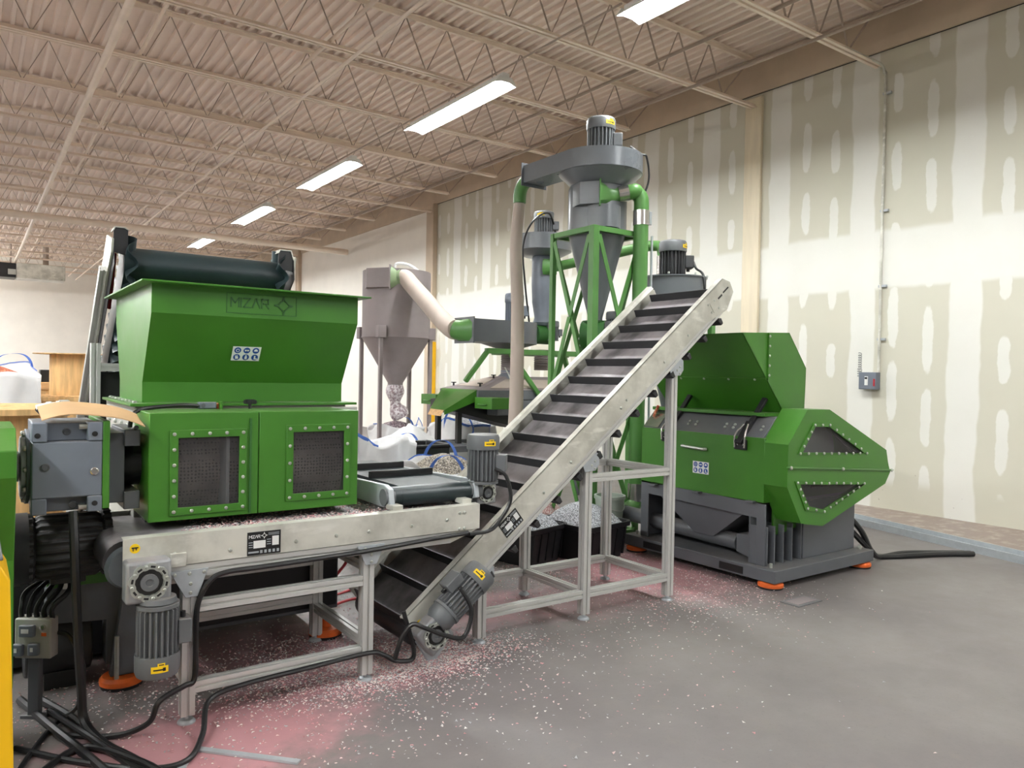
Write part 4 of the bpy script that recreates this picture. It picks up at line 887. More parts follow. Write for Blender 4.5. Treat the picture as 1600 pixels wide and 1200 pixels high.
m = MB(); m.tube([(5.30,3.395,.725),(5.93,3.395,.742)], .012, n=6, smooth=False); m.build('drive_belt', 'black', gr)
# ================================================================ tall cyclone with fan
RT = V((.812,-.583,0)); FW = V((.583,.812,0))
cy = thing('cyclone', 'tall dark grey cyclone on a green braced frame with fan and motor on top', 'cyclone', (4.98,5.57,0))
cc = V((4.98,5.57,0))
m = MB(); m.lathe([(.285,2.95),(.285,3.36),(.27,3.40)], cc, n=48); cb = m.build('barrel', 'grey_lit', cy)
m = MB(); m.lathe([(.285,2.95),(.07,2.12),(.07,2.06)], cc, n=48); m.build('cone', 'grey_lit', cy)
m = MB(); c = cc-FW*.165+RT*.03; m.lathe([(.175,2.955),(.175,3.165)], c, n=36); m.build('inlet_scroll', 'grey_lit', cb)
m = MB(); p = lambda a, b, z: cc+RT*a-FW*b+V((0,0,z)); m.rings([[p(-.27,.08,z),p(-.02,.10,z),p(-.02,.345,z),p(-.20,.29,z)] for z in (3.165,3.375)]); m.build('inlet_duct', 'grey_lit', cb, bev=.003)
m = MB(); m.obox(p(-.015,.22,3.265), RT*.006, FW*.15, V((0,0,.125))); m.build('inlet_flange', 'green2', cy, bev=.002)
sq = [p(.05,.2+a*.10,3.25+b*.085) for a,b in ((-1,-1),(1,-1),(1,1),(-1,1))]
rg = []
def sqround(t, c, ax, half, r, n=16):
    ax = V(ax).normalized(); s = V((0,0,1)).cross(ax).normalized(); u = ax.cross(s); out = []
    for i in range(n):
        a = 2*PI*(i+.5)/n; x, y = math.cos(a), math.sin(a); k = max(abs(x),abs(y)); out.append(V(c)+s*((1-t)*half[0]*x/k+t*r*x)+u*((1-t)*half[1]*y/k+t*r*y))
    return out
ax = (RT+V((0,0,.22))).normalized()
m = MB(); m.rings([sqround(0,p(-.008,.22,3.265),RT,(.135,.11),.07), sqround(.6,p(.09,.2,3.27),ax,(.11,.095),.07), sqround(1,p(.15,.2,3.275),ax,(.1,.085),.07), sqround(1,p(.19,.2,3.284),ax,(.1,.085),.07)]); m.build('inlet_transition', 'green2', cy, ang=30)
m = MB(); m.cyl(p(.175,.2,3.28), p(.27,.2,3.30), .077, n=28); k = m.build('pipe_clamp', 'chrome', cy)
# fan casing on top: scroll with outlet
fcn = cc+V((.0,-.03,0)); prof = []
for i in range(49):
    a = -PI+2*PI*i/48; prof.append((a,.41))
out = []
for i in range(40):
    a = PI-2*PI*.83*i/39; r = .36+.07*i/39 if False else .41
    out.append(V((fcn.x+r*math.cos(a),fcn.y+r*math.sin(a),0)))
# outlet duct leaves along +y on the -x side
poly = [V((fcn.x-.41,fcn.y+.0,0))]
for i in range(1,37):
    a = PI+ (2*PI*.80)*i/36; poly.append(V((fcn.x+.41*math.cos(a),fcn.y+.41*math.sin(a),0)))
poly += [V((fcn.x-.14,fcn.y+.42,0)),V((fcn.x-.14,fcn.y+.70,0)),V((fcn.x-.41,fcn.y+.70,0))]
m = MB(); m.prism([v+V((0,0,3.505)) for v in poly], (0,0,.175)); fn = m.build('fan_casing', 'grey_lit', cy, ang=25)
m = MB(); m.lathe([(.26,3.375),(.40,3.502),(.40,3.508)], fcn, n=48); m.build('fan_inlet_cone', 'grey_lit', fn)
m = MB(); e0 = V((fcn.x-.275,fcn.y+.70,3.592)); m.obox(e0+V((0,.006,0)), (.16,0,0), (0,.006,0), (0,0,.115)); m.build('outlet_flange', 'grey_lit', fn, bev=.002)
m = MB(); m.rings([sqround(0,e0+V((0,.012,0)),(0,1,0),(.10,.08),.07), sqround(.7,e0+V((-.01,.07,-.015)),(0,1,-.25),(.09,.08),.07)]+[ [*sqround(1,e0+V((-.02,.08+.14*math.sin(t),-.03-.15*(1-math.cos(t)))),(0,math.cos(t),-math.sin(t)),(.1,.1),.068)] for t in (.35,.75,1.15,1.5)]+[sqround(1,e0+V((-.02,.22,-.24)),(0,.02,-1),(.1,.1),.066)]); m.build('outlet_elbow', 'green2', cy, ang=40)
motor(cy, fcn+V((0,0,3.68)), (0,0,1), .134, .375, (.75,-.66,0), labdir=(-.1,-1,0))
m = MB(); m.tube([fcn+V((.2,-.2,3.78)),fcn+V((.3,-.26,3.71)),fcn+V((.35,-.28,3.68)),fcn+V((.36,-.30,3.45)),fcn+V((.28,-.25,3.2))], .010, n=8); m.build('motor_lead', 'cable', cy)
# green frame
fr0, fr1, gx, gyy = 4.68, 5.28, 5.27, 5.87
for x in (fr0,fr1):
    for y in (gx,gyy):
        m = MB(); q_ = .036 if (x,y) == (fr0,gx) else .024; m.rings([[(x+a*q_,y+b*q_,z) for a,b in ((-1,-1),(1,-1),(1,1),(-1,1))] for z in (0.01,2.945)]); m.build('frame_post', 'green2', cy, bev=.004)
        m = MB(); m.box(x-.08,x+.08,y-.08,y+.08,0,.012); m.build('foot_plate', 'green2', cy)
for (a, b) in (((fr0,gx),(fr1,gx)),((fr0,gyy),(fr1,gyy)),((fr0,gx),(fr0,gyy)),((fr1,gx),(fr1,gyy))):
    d = (V((*b,0))-V((*a,0))).normalized(); s = V((d.y,-d.x,0)); A, B = V((*a,0))+d*.037, V((*b,0))-d*.037
    mid = (V((*a,0))+V((*b,0)))/2; o = (mid-cc).normalized()
    for z in (2.92,.05): m = MB(); m.beam(A+V((0,0,z)), B+V((0,0,z)), .05, .05); m.build('frame_rail', 'green2', cy, bev=.002)
    for z0, z1 in ((2.86,1.38),(1.33,.1)):
        m = MB(); m.beam(A+o*.03+V((0,0,z0)), B+o*.03+V((0,0,z1)), .045, .008, o); m.build('cross_brace', 'green2', cy)
        m = MB(); m.beam(A+o*.018+V((0,0,z1)), B+o*.018+V((0,0,z0)), .045, .008, o); m.build('cross_brace', 'green2', cy)
        bolts(cy, [mid+o*.036+V((0,0,(z0+z1)/2))], o, .012, .012)
# airlock under the cone
ax = V((.55,-.83,0)).normalized(); c = cc+V((0,0,1.95))
m = MB(); m.cyl(c-ax*.12, c+ax*.12, .145, n=30); av = m.build('airlock_valve', 'dgreen', cy, bev=.004)
for sg in (-1,1): bolts(av, [c+ax*.12*sg+(V((0,0,1))*math.cos(t)+ax.cross(V((0,0,1)))*math.sin(t))*.125 for t in [i*PI/5 for i in range(10)]], ax*sg, .012, .012)
m = MB(); m.lathe([(.12,2.075),(.12,2.09)], cc, n=24); m.build('airlock_flange', 'dgreen', av)
m = MB(); m.lathe([(.10,1.83),(.10,1.6),(.16,1.58),(.16,.95)], cc, n=24); m.build('discharge_spout', 'black', cy)
motor(cy, c+ax*.20+V((0,0,-.02)), (0,0,1), .085, .25, (-.9,-.3,0), labdir=(-.4,-1,0))
m = MB(); m.obox(c+ax*.18, ax*.06, V((0,0,.07)), ax.cross(V((0,0,1)))*.07); m.build('valve_gearbox', 'greym', av, bev=.01)
# ================================================================ green riser pipe from the granulator to the cyclone
rp = thing('suction_pipe', 'green round pipe rising from the granulator to the tall cyclone inlet', 'pipe', (5.2,5.2,0))
q0 = p(.27,.2,3.30); px = 5.215; py = 5.205
m = MB(); m.tube([q0-ax*0, q0+RT*.06+V((0,0,.018)), V((px-.045,py+.03,3.315)), V((px-.008,py+.005,3.265)), V((px,py,3.20)), V((px,py,3.06))], .0715, n=24, res=8); m.build('top_elbow', 'green2', rp)
for z0, z1 in ((3.0,3.14),(.36,.53)):
    m = MB(); m.cyl((px,py,z0),(px,py,z1), .0765, n=28); k = m.build('pipe_clamp', 'chrome', rp)
    m = MB(); m.obox((px+.075,py-.045,(z0+z1)/2), (.014,0,0), (0,.012,0), (0,0,(z1-z0)*.45)); m.build('clamp_lug', 'zinc', k, bev=.003)
m = MB(); m.cyl((px,py,.45),(px,py,3.08), .0715, n=28); m.build('riser', 'green2', rp)
m = MB(); m.tube([(px,py,.46),(px,py,.38),(px-.03,py-.005,.32),(px-.12,py-.02,.285),(5.06,5.185,.28),(5.01,5.16,.28),(5.0,5.12,.28)], .0715, n=24, res=6); m.build('bottom_elbow', 'green2', rp)
m = MB(); m.tube([(px+.1,py-.06,.6),(px+.09,py-.06,2.0),(px+.09,py-.06,2.9)], .012, n=6); m.build('pipe_conduit', 'zinc', rp)
# ================================================================ pale dusty drop duct
dd = MB(); dd.tube([e0+V((-.02,.225,-.245)),(e0.x-.045,e0.y+.235,2.9),(e0.x-.02,e0.y+.22,2.2),(e0.x-.03,e0.y+.2,1.4),(e0.x-.06,e0.y+.18,.7),(e0.x-.07,e0.y+.17,.02)], lambda t: .058+.02*min(1,t*1.3), n=20, res=10)
tag(dd.build('drop_duct', 'hose', at=(e0.x-.05,e0.y+.2,0)), 'long pale dusty fabric duct hanging from the tall cyclone fan', 'duct')
# ================================================================ fan set right of the cyclone
bl = thing('blower', 'round dark grey fan casing with large motor, just right of the tall green pipe', 'blower', (6.18,5.68,0))
bc = V((6.18,5.68,0))
m = MB(); m.lathe([(.36,2.33),(.36,2.62)], bc, n=48); bcas = m.build('fan_casing', 'grey_lit', bl)
m = MB(); m.lathe([(.372,2.612),(.372,2.624)], bc, n=48); m.build('casing_rim', 'grey_lit', bcas)
m = MB(); m.lathe([(.30,2.33),(.20,1.9),(.2,1.7),(.06,1.1),(.06,.9)], bc, n=40); m.build('cyclone_cone', 'grey_lit', bl)
bolts(bcas, [bc+V((.365*math.cos(a),.365*math.sin(a),2.63)) for a in (-.1,.7,-.9,-1.7,-2.5,2.9)], (0,0,1), .012, .02)
motor(bl, bc+V((.0,.0,2.63)), (0,0,1), .140, .40, (.80,-.60,0), body='black_cast', labdir=(0.25,-1,0))
m = MB(); m.tube([bc+V((.15,-.16,2.8)),bc+V((.13,-.22,2.72)),bc+V((.10,-.34,2.64)),bc+V((.09,-.375,2.45)),bc+V((.08,-.36,2.1))], .013, n=8); m.build('motor_lead', 'cable', bl)
for a, b in ((-.3,-.3),(.3,-.3),(.3,.3),(-.3,.3)):
    m = MB(); m.box(bc.x+a-.03,bc.x+a+.03,bc.y+b-.03,bc.y+b+.03,0,2.33); m.build('frame_post', 'green2', bl, bev=.003)
for (a, b), (c, d) in (((-.3,-.3),(.3,-.3)),((.3,-.3),(.3,.3)),((.3,.3),(-.3,.3)),((-.3,.3),(-.3,-.3))):
    for z in (.6,1.5): m = MB(); m.beam((bc.x+a*.88,bc.y+b*.88,z),(bc.x+c*.88,bc.y+d*.88,z), .045,.045); m.build('frame_rail', 'green2', bl)
# pipe from the blower to the small cyclone
tp = thing('transfer_pipe', 'green pipe bending down beside the blower motor, running behind the tall cyclone', 'pipe', (6.3,6.9,2.5))
E1 = V((6.49,6.19,3.08))
m = MB(); m.tube([(6.13,7.62,2.95),(6.30,6.95,3.02),(6.43,6.45,3.08),E1+V((-.01,.04,.0)),E1+V((.012,-.03,-.03)),E1+V((.02,-.05,-.10)),E1+V((.02,-.05,-.14))], .062, n=20, res=8); m.build('elbow_pipe', 'green2', tp)
m = MB(); m.cyl(E1+V((.02,-.05,-.13)),E1+V((.02,-.05,-.36)), .066, n=22); m.build('pipe_clamp', 'chrome', tp)
m = MB(); m.tube([E1+V((.02,-.05,-.34)),E1+V((.02,-.05,-.55)),E1+V((-.02,-.12,-.62)),E1+V((-.1,-.25,-.64))], .062, n=20); m.build('drop_piece', 'green2', tp)
# ================================================================ small cyclone behind
c2 = thing('small_cyclone', 'smaller grey cyclone with own fan, left of the tall one and behind the pale duct', 'cyclone', (6.09,7.85,1.8))
k2 = V((6.09,7.85,0))
m = MB(); m.lathe([(.145,2.72),(.145,3.08),(.12,3.14)], k2, n=36); b2 = m.build('barrel', 'grey_l', c2)
m = MB(); m.lathe([(.145,2.72),(.135,2.5),(.10,2.30),(.12,2.24),(.09,2.2)], k2, n=36); m.build('cone', 'grey_l', c2)
m = MB(); m.lathe([(.25,3.10),(.37,3.16),(.37,3.36)], k2, n=44); f2 = m.build('fan_casing', 'grey_lit', c2)
m = MB(); m.obox(k2+V((-.02,-.17,2.95)), RT*.09, FW*.01, V((0,0,.1))); m.build('inlet_flange', 'green2', c2, bev=.003)
ax2 = V((.15,-.98,0)).normalized()
m = MB(); m.rings([sqround(0,k2+V((-.03,-.14,2.945)),ax2,(.1,.1),.06), sqround(1,k2+V((.03,-.22,2.95)),ax2,(.1,.1),.065), sqround(1,k2+V((.04,-.26,2.95)),ax2,(.1,.1),.062)]); m.build('inlet_transition', 'green2', c2)
motor(c2, k2+V((0,0,3.365)), (0,0,1), .125, .32, (.8,-.55,0), labdir=(-.9,-.5,0))
m = MB(); m.tube([k2+V((.1,-.1,3.5)),k2+V((-.1,-.22,3.62)),k2+V((-.32,-.2,3.5)),k2+V((-.4,-.1,3.2)),k2+V((-.36,-.1,2.7)),k2+V((-.28,-.1,2.2))], .013, n=8); m.build('motor_lead', 'cable', c2)
m = MB(); m.cyl(k2+V((-.13,0,2.08)), k2+V((.1,0,2.08)), .125, n=26); v2 = m.build('airlock_valve', 'dgreen', c2)
motor(c2, k2+V((.1,-.1,2.0)), (0,0,1), .08, .26, (.9,-.4,0), label=False)
m = MB(); n = 60; m.lathe([(.085 if i % 2 else .10, 1.88-.014*i) for i in range(20)], k2, n=20); m.build('bellows', 'coll', c2, ang=60)
# ================================================================ separator table
sp_ = thing('separator_table', 'green and grey separation table with sloping cover and spout behind the conveyors', 'separator', (5.6,7.9,0))
x0, x1, y0, y1 = 4.85, 6.45, 7.45, 8.34
m = MB(); m.rings([[(x0,y0,z),(x1,y0,z),(x1,y1,z),(x0,y1,z)] for z in (1.24,1.36)]); tb = m.build('table_body', 'grey', sp_, bev=.01)
m = MB(); m.rings([[(x0,y0,1.36),(x1,y0,1.36),(x1,y1,1.36),(x0,y1,1.36)],[(5.42,7.76,1.525),(6.25,7.76,1.525),(6.25,8.0,1.525),(5.42,8.0,1.525)]]); cv = m.build('cover', 'coll', sp_, ang=10)
def cov_panel(pts): m = MB(); a = [V(q) for q in pts]; nr = (a[1]-a[0]).cross(a[2]-a[0]).normalized(); nr = nr if nr.z > 0 else -nr; m.prism([q+nr*.002 for q in a], nr*.006); m.build('cover_panel', 'hose', cv)
cov_panel([(5.05,7.49,1.381),(6.2,7.49,1.381),(6.1,7.68,1.482),(5.40,7.68,1.482)]); cov_panel([(4.98,7.62,1.398),(4.98,8.14,1.398),(5.32,8.02,1.496),(5.32,7.80,1.496)])
for q in ((4.95,7.56,1.40),(4.97,8.2,1.40),(5.25,7.72,1.50)):
    m = MB(); m.cyl(q, V(q)+V((0,0,.035)), .012, n=8); m.obox(V(q)+V((0,0,.04)), (.03,0,0), (0,.012,0), (0,0,.006)); m.build('cover_knob', 'black', cv)
m = MB(); m.prism([(4.86,7.48,1.365),(4.43,7.50,1.13),(4.47,7.90,1.13),(4.86,8.30,1.365)], (0,0,-.008)); spt = m.build('spout', 'green', sp_); spt['label'] = 'green discharge spout'
for a, b in (((4.86,7.48),(4.43,7.50)),((4.86,8.30),(4.47,7.90))):
    m = MB(); m.prism([(*a,1.36),(*b,1.128),(*b,1.075),(*a,1.23)], (0,.008,0)); m.build('spout_side', 'green', spt)
m = MB(); m.prism([(4.43,7.51,1.128),(4.39,7.52,1.06),(4.43,7.88,1.06),(4.47,7.89,1.128)], (-.006,0,0)); m.build('spout_flap', 'wood2', spt)
for y_0, y_1 in ((8.35,8.73),(7.08,7.44)):
    m = MB(); m.box(4.80,5.10,y_0,y_1,1.15,1.28); g_ = m.build('side_box', 'green', sp_, bev=.004)
    m = MB(); m.tube([(4.80,(y_0+y_1)/2-.07,1.2),(4.77,(y_0+y_1)/2-.06,1.2),(4.77,(y_0+y_1)/2+.06,1.2),(4.80,(y_0+y_1)/2+.07,1.2)], .008, n=6); m.build('box_handle', 'green2', g_)
m = MB(); m.rings([[(5.08,7.38,1.06),(6.5,7.38,1.06),(6.5,7.6,1.06),(5.08,7.6,1.06)],[(5.08,7.38,1.235),(6.5,7.38,1.235),(6.5,7.6,1.235),(5.08,7.6,1.235)]]); m.build('drive_box', 'grey', sp_, bev=.008)
m = MB(); m.prism([(4.65,7.62,1.24),(4.65,7.62,1.10),(5.7,7.62,.86),(6.4,7.62,.86),(6.4,7.62,1.24)], (0,.6,0)); m.build('vibrating_pan', 'black', sp_, bev=.006)
for x, y in ((4.72,7.66),(4.72,8.14),(6.2,7.66),(6.2,8.14)):
    m = MB(); m.box(x-.03,x+.03,y-.03,y+.03,.72,1.1); m.build('spring_leg', 'black', sp_, bev=.004)
for y in (7.5,8.25):
    m = MB(); m.box(4.42,6.5,y-.035,y+.035,.64,.71); m.build('stand_rail', 'grey', sp_, bev=.004)
    for x in (4.46,5.5,6.45): m = MB(); m.box(x-.035,x+.035,y-.035,y+.035,0,.64); m.build('stand_leg', 'grey', sp_, bev=.004)
for x in (4.46,4.9,6.45): m = MB(); m.box(x-.035,x+.035,7.54,8.21,.645,.705); m.build('stand_rail', 'grey', sp_, bev=.004)
# green upper frame carrying both fans
m = MB(); m.box(5.05,6.75,7.55,7.63,1.80,1.865); m.build('frame_beam', 'green2', sp_, bev=.004)
m = MB(); m.box(5.5,6.75,8.07,8.15,1.80,1.865); m.build('frame_beam', 'green2', sp_, bev=.004)
for x in (5.53,5.95,6.4): m = MB(); m.box(x-.03,x+.03,7.63,8.07,1.80,1.86); m.build('frame_beam', 'green2', sp_, bev=.004)
for a, b in (((5.07,7.59,1.83),(4.78,7.62,1.46)),((5.35,7.50,1.80),(5.93,7.40,1.06)),((6.7,7.52,1.82),(7.1,7.4,1.06)),((6.7,8.12,1.82),(7.1,8.3,1.1))):
    m = MB(); m.beam(a, b, .06, .05); m.build('frame_leg', 'green2', sp_, bev=.003)
m = MB(); m.lathe([(.115 if i % 2 else .13, 1.80-.014*i) for i in range(18)], (5.60,7.85,0), n=24); m.build('bellows', 'coll', sp_, ang=60)
m = MB(); m.lathe([(.20,1.50),(.125,1.56),(.125,1.60)], (5.60,7.85,0), n=24); m.build('hood_neck', 'grey_l', sp_)
m = MB(); m.rings([sqround(0,k2+V((0,0,1.50)),(0,0,1),(.14,.14),.1), sqround(1,k2+V((0,0,1.60)),(0,0,1),(.14,.14),.1)]); m.build('hood_neck', 'grey_l', sp_)
m = MB(); m.tube([(5.42,7.60,1.50),(5.40,7.62,1.56),(5.36,7.64,1.64)], .008, n=6); m.build('hook_rod', 'bolt', sp_)
sf_ = thing('separator_fan', 'flat round grey fan with motor on the separator frame, joined to the pale slanted duct', 'fan', (5.55,7.85,1.87))
k3 = V((5.56,7.85,0)); poly = []
poly = [k3+V((-.76,-.36,0))]
for i in range(0,30): a = -PI/2+PI*1.12*i/29; poly.append(k3+V((.36*math.cos(a)+.0,.36*math.sin(a),0)))
poly += [k3+V((-.33,.15,0)),k3+V((-.76,.03,0))]
m = MB(); m.prism([q+V((0,0,1.935)) for q in poly], (0,0,.27)); fb = m.build('fan_casing', 'grey', sf_, ang=25)
m = MB(); m.lathe([(.12,1.87),(.34,1.932)], k3, n=36); m.build('inlet_cone', 'grey', fb)
m = MB(); o_ = k3+V((-.765,-.165,2.07)); m.obox(o_, (.008,0,0), (0,.215,0), (0,0,.155)); m.build('outlet_flange', 'grey', fb)
m = MB(); m.rings([sqround(0,o_+V((-.008,0,0)),(-1,0,0),(.18,.13),.1), sqround(1,o_+V((-.045,.05,.0)),(-.7,.8,.2),(.17,.14),.120), sqround(1,o_+V((-.07,.085,.01)),(-.5,1,.3),(.17,.14),.118)]); m.build('outlet_transition', 'green2', sf_)
motor(sf_, k3+V((.08,0,2.205)), (0,0,1), .115, .38, (.9,-.3,0), body='grey_l', cover='grey_l', label=False)
# ================================================================ far collector hopper with duct
cl = thing('dust_collector', 'dusty grey cone-bottom hopper on four legs, far left of the cyclones', 'collector', (5.04,9.95,0))
k4 = V((5.04,9.95,0))
m = MB(); m.lathe([(.49,2.06),(.49,3.0)], k4, n=56); dc = m.build('barrel', 'coll', cl)
m = MB(); m.lathe([(.50,2.045),(.50,2.06)], k4, n=56); m.build('girth_flange', 'coll', dc)
m = MB(); m.lathe([(.49,2.045),(.11,1.40),(.11,1.37)], k4, n=56); m.build('cone', 'coll', cl)
m = MB(); P4 = lambda a, b, z: k4+RT*a-FW*b+V((0,0,z)); m.rings([[P4(-.42,.2,z),P4(-.02,.2,z),P4(-.02,.56,z),P4(-.36,.44,z)] for z in (2.73,3.0)]); m.build('inlet_box', 'coll', cl, bev=.004)
m = MB(); m.obox(P4(-.015,.4,2.87), RT*.008, FW*.18, V((0,0,.17))); m.build('inlet_flange', 'coll', cl)
axc = (RT*.85-FW*.2+V((0,0,.1))).normalized()
m = MB(); m.rings([sqround(0,P4(-.005,.4,2.87),RT,(.16,.15),.1), sqround(1,P4(.10,.4,2.88),axc,(.16,.15),.125), sqround(1,P4(.14,.41,2.885),axc,(.16,.15),.125)]); m.build('inlet_transition', 'dustygreen', cl)
for i, (a, b) in enumerate(((-.5,.0),(-.13,.52),(.5,.0),(.13,-.52))):
    q = P4(a,b,0); m = MB(); m.box(q.x-.025,q.x+.025,q.y-.025,q.y+.025,0,2.08); l_ = m.build('leg', 'coll', cl, bev=.003)
    m = MB(); m.box(q.x-.06,q.x+.06,q.y-.05,q.y+.05,2.03,2.2); m.build('leg_bracket', 'coll', l_, bev=.005)
m = MB(); m.tube([P4(.0,.2,3.0),P4(.02,.2,3.1),P4(.2,.25,3.08),P4(.36,.2,2.98),P4(.42,.1,2.9)], .02, n=8); m.build('lifting_hook', 'wlabel', cl)
m = MB(); m.tube([k4+V((0,0,1.38)),k4+V((.0,.0,1.2)),k4+V((.02,0,1.05)),k4+V((.10,-.02,.90))], lambda t: .105+.03*math.sin(9*t), n=20, res=10); s_ = m.build('clear_sleeve', 'sleeve', cl)
sd = MB(); sd.tube([P4(.13,.41,2.885),P4(.20,.44,2.86),(4.955,9.30,2.74),(4.895,8.80,2.49),(4.815,8.25,2.22),(4.735,7.86,2.085),o_+V((-.068,.075,.008))], .116, n=24, res=10)
tag(sd.build('slanted_duct', 'hose', at=P4(.5,.8,2.5)), 'thick pale duct slanting from the dusty hopper to the separator fan', 'duct')
# ================================================================ bags, tubs, reels, cables, loose chips
def noise3(x, y, z): return math.sin(x*2.1+1.3*math.sin(y*1.7))*math.cos(y*2.3+z*1.1)+.5*math.sin(z*4.1+x*3.3)*math.cos(x*5.2-y*3.1)
from mathutils import noise as MN
def bulk_bag(c, w, h, label, seed=0, lean=(0,0), open_top=False, fill=None, loops=(0,2), rot=.3, sag=.0):
    """crumpled woven bag: rounded-square rings with folded wrinkles"""
    t = thing('bulk_bag', label, 'bulk bag', c, 'white bulk bags behind the conveyors'); c = V(c); rg = []; n = 72; R = Matrix.Rotation(rot,3,'Z')
    lv = [0,.03,.09,.17,.26,.35,.44,.53,.62,.70,.78,.85,.91,.96,1.0]; so = V((seed*3.1,seed*1.7,seed))
    for t_ in lv:
        k = .84+.2*math.sin(min(1,t_*1.25)*PI*.62) if open_top else (.84+.2*math.sin(min(1,t_*1.25)*PI*.62))*(1-max(0,(t_-.66)/.34)**1.4*.82)
        r = []
        for i in range(n):
            a = 2*PI*i/n; x, y = math.cos(a), math.sin(a); e = (abs(x)**3.4+abs(y)**3.4)**(-1/3.4)
            q = V((x*1.1,y*1.1,t_*1.3))+so
            fold = abs(MN.noise(q*1.6))*.14+abs(MN.noise(q*3.7))*.07-.07
            rr = w/2*k*e*(1+fold*(.4+t_)); p = R @ V((x*rr,y*rr,0))
            dz = h*(t_+(.16*MN.noise(V((x*.9,y*.9,seed)))-.05)*t_**3*(1 if open_top else .3))
            r.append(c+p+V((lean[0]*t_*h,lean[1]*t_*h,dz)))
        rg.append(r)
    m = MB()
    if open_top:
        cen = sum(rg[-1], V())/n
        inner = [[q+V((0,0,.004)) for q in rg[-1]], [cen+(q-cen)*.955-V((0,0,.02)) for q in rg[-1]], [cen+(q-cen)*.9-V((0,0,.2)) for q in rg[-1]]]
        m.rings(rg+inner[1:], True, True)
    else: m.rings(rg)
    m.build('bag_body', 'bag', t, ang=180)
    top = rg[-1] if open_top else rg[-6]
    for k in loops:
        i = int((k+.5)*n/4) % n; p0, p1 = top[(i-5) % n], top[(i+5) % n]; o = ((p0+p1)/2-c); o.z = 0; o = o.normalized(); up = .12 if open_top else .2
        m = MB(); pts = [p0-V((0,0,.22))+o*.012,p0+o*.01,p0.lerp(p1,.25)+V((0,0,up))+o*.02,p0.lerp(p1,.7)+V((0,0,up*1.05))-o*.02,p1+o*.01,p1-V((0,0,.22))+o*.012]
        P = [pts[0]*2-pts[1]]+pts+[pts[-1]*2-pts[-2]]; cv = []
        for j in range(1, len(P)-2):
            for u in range(6):
                s_ = u/6; A,B,C_,D = P[j-1:j+3]; cv.append(.5*((2*B)+(C_-A)*s_+(2*A-5*B+4*C_-D)*s_*s_+(3*B-A-3*C_+D)*s_**3))
        tg = (p1-p0).normalized(); m.rings([[q-tg*.014-o*.002,q+tg*.014-o*.002,q+tg*.014+o*.002,q-tg*.014+o*.002] for q in cv]); m.build('lifting_loop', 'strap', t)
    if open_top:
        m = MB(); half = [top[(i+int(loops[0]*n/4)) % n] for i in range(0,n//3)]; m.rings([[q+(q-c).normalized()*.004-V((0,0,.022)),q+(q-c).normalized()*.004+V((0,0,.006)),q-(q-c).normalized()*.004+V((0,0,.006)),q-(q-c).normalized()*.004-V((0,0,.02))] for q in half]); m.build('rim_band', 'strap', t)
    if fill:
        m = MB(); cen = sum(top, V())/len(top); r2 = []
        for k, dz in ((.90,-.09),(.7,-.02),(.4,.05),(.12,.08)): r2.append([cen+(q-cen)*k*(1+.03*noise3(q.x*9,q.y*9,k))+V((0,0,dz-(q-cen).z*(k)*.6)) for q in top])
        m.rings(r2, False, True); f = m.build('bag_contents', fill, t, ang=180); f['kind'] = 'stuff'
    return t
bulk_bag((5.02,9.86,0), .70, .82, 'white bulk bag under the dusty cone hopper, fed by the clear sleeve', 1, open_top=True, loops=(0,3), fill='fluff', rot=.05)
bulk_bag((3.93,7.38,0), .72, .98, 'tall white bulk bag with a blue loop on top, left of the separator spout', 4, loops=(2,), rot=.2)
bulk_bag((3.05,6.25,0), .54, 1.03, 'white bulk bag with blue rim strap right beside the shredder doors', 7, open_top=True, loops=(1,), rot=.55)
bulk_bag((3.22,5.45,0), .62, .86, 'open white bulk bag heaped with tan granules behind the cross belt magnet', 11, open_top=True, loops=(0,2), fill='brown', rot=.35)
bulk_bag((5.45,8.74,0), .82, .95, 'white bulk bag seen underneath the separator table', 15, open_top=True, loops=(2,3), rot=.1, fill='granules')
bulk_bag((.12,9.9,0), 1.0, 1.55, 'white bulk bag spilling orange shreds behind the big spool', 19, open_top=True, loops=(0,), fill='copper', rot=.2)
m = MB(); m.tube([(2.75,5.9,.02),(2.75,5.9,.03)], .01); 
bx = thing('storage_bin', 'black bin standing behind the open bag of tan granules', 'bin', (3.56,6.53,0))
m = MB(); R = lambda h, z: [(3.56-h,6.53-h,z),(3.56+h,6.53-h,z),(3.56+h,6.53+h,z),(3.56-h,6.53+h,z)]
m.rings([R(.2,0),R(.23,.84),R(.25,.84),R(.25,.87),R(.22,.87),R(.19,.1)]); m.build('bin_body', 'black', bx, bev=.01)
